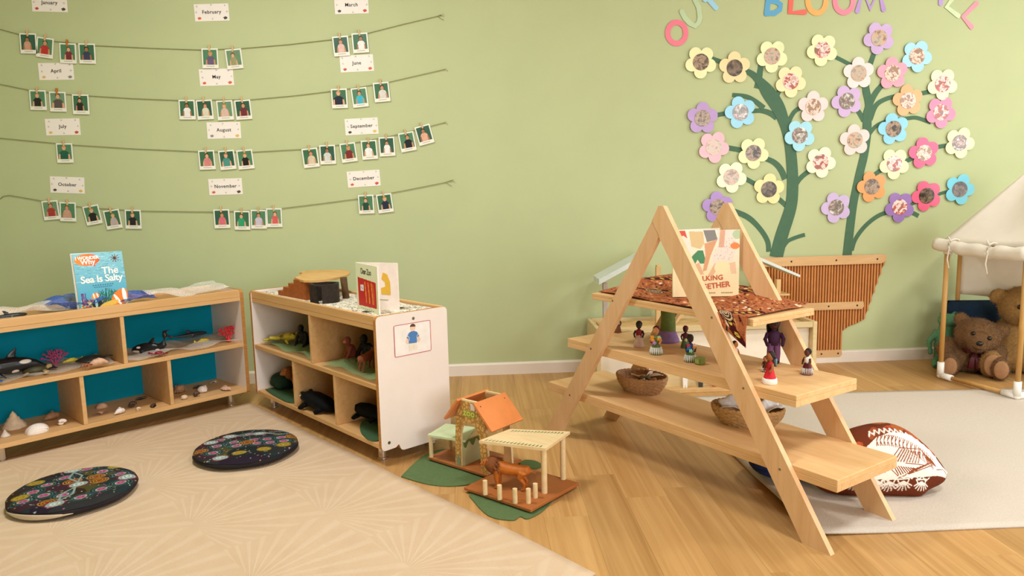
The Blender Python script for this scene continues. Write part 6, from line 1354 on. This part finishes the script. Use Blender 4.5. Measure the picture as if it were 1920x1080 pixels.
for f in (.22, .65):
    p = aa.lerp(bb, f); m = MB(); m.tube([p+Vector((.036*math.cos(k*.55), 0, .036*math.sin(k*.55))) for k in range(13)], .004, 6)
    m.tube([p+Vector((-.03, 0, -.02)), p+Vector((-.038, 0, -.07)), p+Vector((-.03, -.005, -.12))], .0035, 6); m.tube([p+Vector((-.028, -.01, .02)), p+Vector((-.045, -.01, .05))], .0035, 6); m.build('tie', M_canvas, t, True)
m = MB(); 
def bk(u, v):
    p = V3(D_.lerp(C_, u*1.0), EZ+.0-.33*v); n2 = Vector(((C_-D_).y, -(C_-D_).x, 0)).normalized(); p = p+n2*(-.012*math.sin(u*9)*v); return (p.x, p.y, p.z)
m.surf(bk, 24, 10); w_ = m.build('side_canvas', M_canvas, t, True); sd = w_.modifiers.new('thickness', 'SOLIDIFY'); sd.thickness = .003
m = MB(); m.surf(lambda u, v: tuple(V3(A_.lerp(D_, u*.35), EZ-.10*v*(1-.4*u))+Vector((.0, .0, 0))), 8, 6); w_ = m.build('corner_flap', M_canvas, t, True); sd = w_.modifiers.new('thickness', 'SOLIDIFY'); sd.thickness = .003

def fur(col, name): return mat(name, col, .95, .22, 90, bump=.9, bscale=240, spec=.06, sheen=.1)
def teddy(label, pos, rz, h, col, head_off, bow=None, head_tilt=0, sq=1):
    """seated bear facing +x, overall height h"""
    t = thing('teddy_bear', label, 'soft toy', pos, rz, 'brown teddy bears'); hx, hy, hz = head_off; m = MB()
    m.tube([(-.02*h, 0, .04*h), (-.02*h, 0, .2*h*sq), (.0, 0, .42*h*sq), (.02*h, 0, .56*h*sq)], [(.22*h, .2*h), (.27*h, .24*h), (.22*h, .2*h), (.13*h, .12*h)], 16); m.ell((-.02*h, 0, .16*h), (.24*h, .27*h, .18*h), 16, 12)
    hc = Vector((hx*h, hy*h, hz*h)); Rh = Matrix.Rotation(head_tilt, 3, 'X')
    m.ell(hc, (.20*h, .245*h, .205*h), 18, 12, rot=Rh); m.ell(hc+Rh @ Vector((.15*h, 0, -.07*h)), (.12*h, .115*h, .095*h), 14, 10, rot=Rh)
    for sg in (-1, 1):
        m.ell(hc+Rh @ Vector((-.02*h, sg*.215*h, .13*h)), (.04*h, .085*h, .08*h), 12, 9, rot=Rh)
        m.tube([(.02*h, sg*.18*h, .46*h*sq), (.10*h, sg*.27*h, .36*h*sq), (.22*h, sg*.25*h, .27*h*sq)], [.10*h, .10*h, .085*h], 12); m.ell((.24*h, sg*.25*h, .26*h*sq), .088*h, 12, 9)
        m.tube([(.05*h, sg*.16*h, .13*h), (.22*h, sg*.22*h, .12*h), (.38*h, sg*.25*h, .12*h)], [.13*h, .115*h, .10*h], 12); m.ell((.41*h, sg*.25*h, .14*h), (.085*h, .10*h, .135*h), 12, 9)
    b1 = remesh(m.build('body', fur(col, 'bear fur ' + col), t, True), h*.02, 5)
    dm = b1.modifiers.new('fur', 'DISPLACE'); tx = bpy.data.textures.get('fur clumps') or bpy.data.textures.new('fur clumps', 'CLOUDS'); tx.noise_scale = .010; dm.texture = tx; dm.strength = .006; dm.mid_level = .5
    m = MB()
    for sg in (-1, 1): m.ell(hc+Rh @ Vector((.185*h, sg*.085*h, .035*h)), (.020*h, .024*h, .024*h), 10, 8)
    m.build('eye', M_eye, t, True); m = MB(); m.ell(hc+Rh @ Vector((.262*h, 0, -.045*h)), (.024*h, .036*h, .028*h), 12, 8); m.build('nose', M_eye, t, True)
    m = MB(); m.tube([hc+Rh @ Vector(((.268-.03*abs(k-4)/4)*h, (k-4)*.014*h, -.10*h-.02*h*math.cos((k-4)*.5))) for k in range(9)], .005*h, 6); m.build('mouth', mat('dark stitching', '#3a2418', .9), t, True)
    m = MB()
    for sg in (-1, 1): m.ell((.485*h, sg*.25*h, .14*h), (.02*h, .075*h, .105*h), 12, 8)
    m.build('foot_pad', mat('bear pad', '#a27650', .95, .1, 60), t, True)
    if bow:
        m = MB(); c = Vector((.24*h, hy*h*.5, .40*h*sq))
        for sg in (-1, 1): m.tube([c, c+Vector((.02*h, sg*.08*h, .03*h)), c+Vector((0, sg*.11*h, -.01*h))], [(.012*h, .025*h), (.018*h, .05*h), (.01*h, .035*h)], 8); m.tube([c, c+Vector((.03*h, sg*.03*h, -.10*h)), c+Vector((.05*h, sg*.04*h, -.20*h))], [(.02*h, .008*h), (.03*h, .006*h), (.035*h, .005*h)], 8)
        m.build('bow', mat('wine red ribbon', bow, .5), t, True)
    return t
p = Vector((2.825, 3.96, 0)); teddy('brown teddy bear with dark red bow leaning its head sideways', p, R(-118), .48, '#7d5b3b', (.16, .05, .46), '#5a1f26', R(-16), .72)
p = Vector((3.07, 3.93, 0)); teddy('larger tan teddy bear behind the tent pole', p, R(-118), .58, '#a17a48', (.10, .06, .66), None, R(12), .9)
t = thing('frog_plush', 'green plush frog behind the brown teddy bear', 'soft toy', (2.775, 4.10, .0), R(-110)); t.scale = (.72,)*3; m = MB(); h = .42
m.tube([(0, 0, .03), (0, 0, .18), (.01, 0, .28), (.02, 0, .36)], [(.08, .07), (.085, .08), (.06, .06), (.055, .05)], 14); m.ell((.03, 0, .38), (.07, .075, .055), 14, 10)
for sg in (-1, 1): m.ell((.04, sg*.045, .435), .022, 10, 8); m.tube([(0, sg*.06, .28), (.03, sg*.13, .2), (.06, sg*.12, .10)], [.028, .022, .02], 8); m.tube([(.02, sg*.05, .05), (.12, sg*.10, .05), (.16, sg*.1, .02)], [.035, .028, .03], 8)
remesh(m.build('body', fur('#5f8f68', 'green plush'), t, True), .009, 4); m = MB()
for sg in (-1, 1): m.ell((.058, sg*.047, .442), .010, 8, 6)
m.build('eye', M_eye, t, True)
def pillow(label, pos, rz, sx, sy, sz, col, rx=0, nm='cushion'):
    t = thing(nm, label, 'cushion', pos, rz); t.rotation_euler = (rx, 0, rz); m = MB()
    def f(u, v, s_):
        a, b_ = 2*u-1, 2*v-1; e = (1-a**4)*(1-b_**4); k = 1-.06*(1-abs(a))*abs(b_)-.0; return (a*sx/2, s_*sy/2*max(0, e)**.5, b_*sz/2+sz/2)
    for s_ in (-1, 1): m.surf(lambda u, v: f(u, v, s_), 20, 20)
    m.build('cushion_cover', mat('cushion ' + col, col, .9, .2, 60, bump=.4, bscale=200), t, True); m = MB(); m.tube([(-sx/2*.98, 0, 0), (sx/2*.98, 0, 0), (sx/2*.98, 0, sz), (-sx/2*.98, 0, sz), (-sx/2*.98, 0, 0)], .004, 6); m.build('piping', mat('piping ' + col, col, .8), t, True); return t
pillow('dark navy fluffy cushion standing at the back of the tent', (2.93, 4.105, .0), R(-8), .30, .09, .385, '#12283c', R(2)); pillow('teal blue cushion between navy cushion and tan bear', (3.25, 4.18, .0), R(-10), .22, .08, .35, '#1c5c78', R(5))

# every eye, pad, screw and arm is a piece of its own
def split_islands(o):
    me = o.data; n = len(me.vertices); par = list(range(n))
    def find(i):
        while par[i] != i: par[i] = par[par[i]]; i = par[i]
        return i
    for e in me.edges:
        a, b = find(e.vertices[0]), find(e.vertices[1])
        if a != b: par[a] = b
    groups = {}
    for p in me.polygons: groups.setdefault(find(p.vertices[0]), []).append(p)
    if len(groups) < 2: return
    sm = me.polygons[0].use_smooth; nm = o.name.split('.')[0]
    for k, ps in enumerate(groups.values()):
        ids = sorted({v for p in ps for v in p.vertices}); mp = {v: i for i, v in enumerate(ids)}
        m2 = bpy.data.meshes.new(nm); m2.from_pydata([me.vertices[v].co for v in ids], [], [[mp[v] for v in p.vertices] for p in ps])
        for m in me.materials: m2.materials.append(m)
        m2.polygons.foreach_set('material_index', [p.material_index for p in ps]); m2.polygons.foreach_set('use_smooth', [sm]*len(ps)); m2.update()
        if k == 0: o.data = m2
        else:
            c = o.copy(); c.data = m2; COL.objects.link(c); c.parent = o.parent
for o in [o for o in bpy.data.objects if o.type == 'MESH' and o.name.split('.')[0] in ('eye', 'foot_pad', 'foot', 'arm', 'screw') and not o.modifiers]: split_islands(o)

# short pile on the soft toys: tufts standing on the finished surface
def pile(body, n, L, seed):
    bpy.context.view_layer.update(); dg = bpy.context.evaluated_depsgraph_get(); ev = body.evaluated_get(dg); me = ev.to_mesh()
    nv = len(me.vertices); co = np.empty(nv*3); no = np.empty(nv*3); me.vertices.foreach_get('co', co); me.vertices.foreach_get('normal', no); co = co.reshape(-1, 3); no = no.reshape(-1, 3)
    rg = np.random.default_rng(seed); idx = rg.integers(0, nv, n); P = co[idx]+rg.normal(0, .003, (n, 3)); N = no[idx]+rg.normal(0, .35, (n, 3)); N[:, 2] -= .35; N /= np.linalg.norm(N, axis=1, keepdims=True)
    T = np.cross(N, rg.normal(0, 1, (n, 3))); T /= np.linalg.norm(T, axis=1, keepdims=True); Ls = L*rg.uniform(.6, 1.2, (n, 1)); P = P-N*.002
    V = np.stack([P-T*.0011, P+T*.0011, P+N*Ls], 1).reshape(-1, 3); m2 = bpy.data.meshes.new('fur_pile'); m2.from_pydata(V.tolist(), [], np.arange(3*n).reshape(-1, 3).tolist())
    m2.materials.append(body.data.materials[0]); ev.to_mesh_clear(); o = bpy.data.objects.new('fur_pile', m2); COL.objects.link(o); o.parent = body.parent; o['kind'] = 'stuff'
for o in [o for o in bpy.data.objects if o.type == 'MESH' and o.name.split('.')[0] == 'body' and o.parent and o.parent.get('category') == 'soft toy']:
    pile(o, 34000 if 'teddy' in o.parent.name else 9000, .0075, 5)
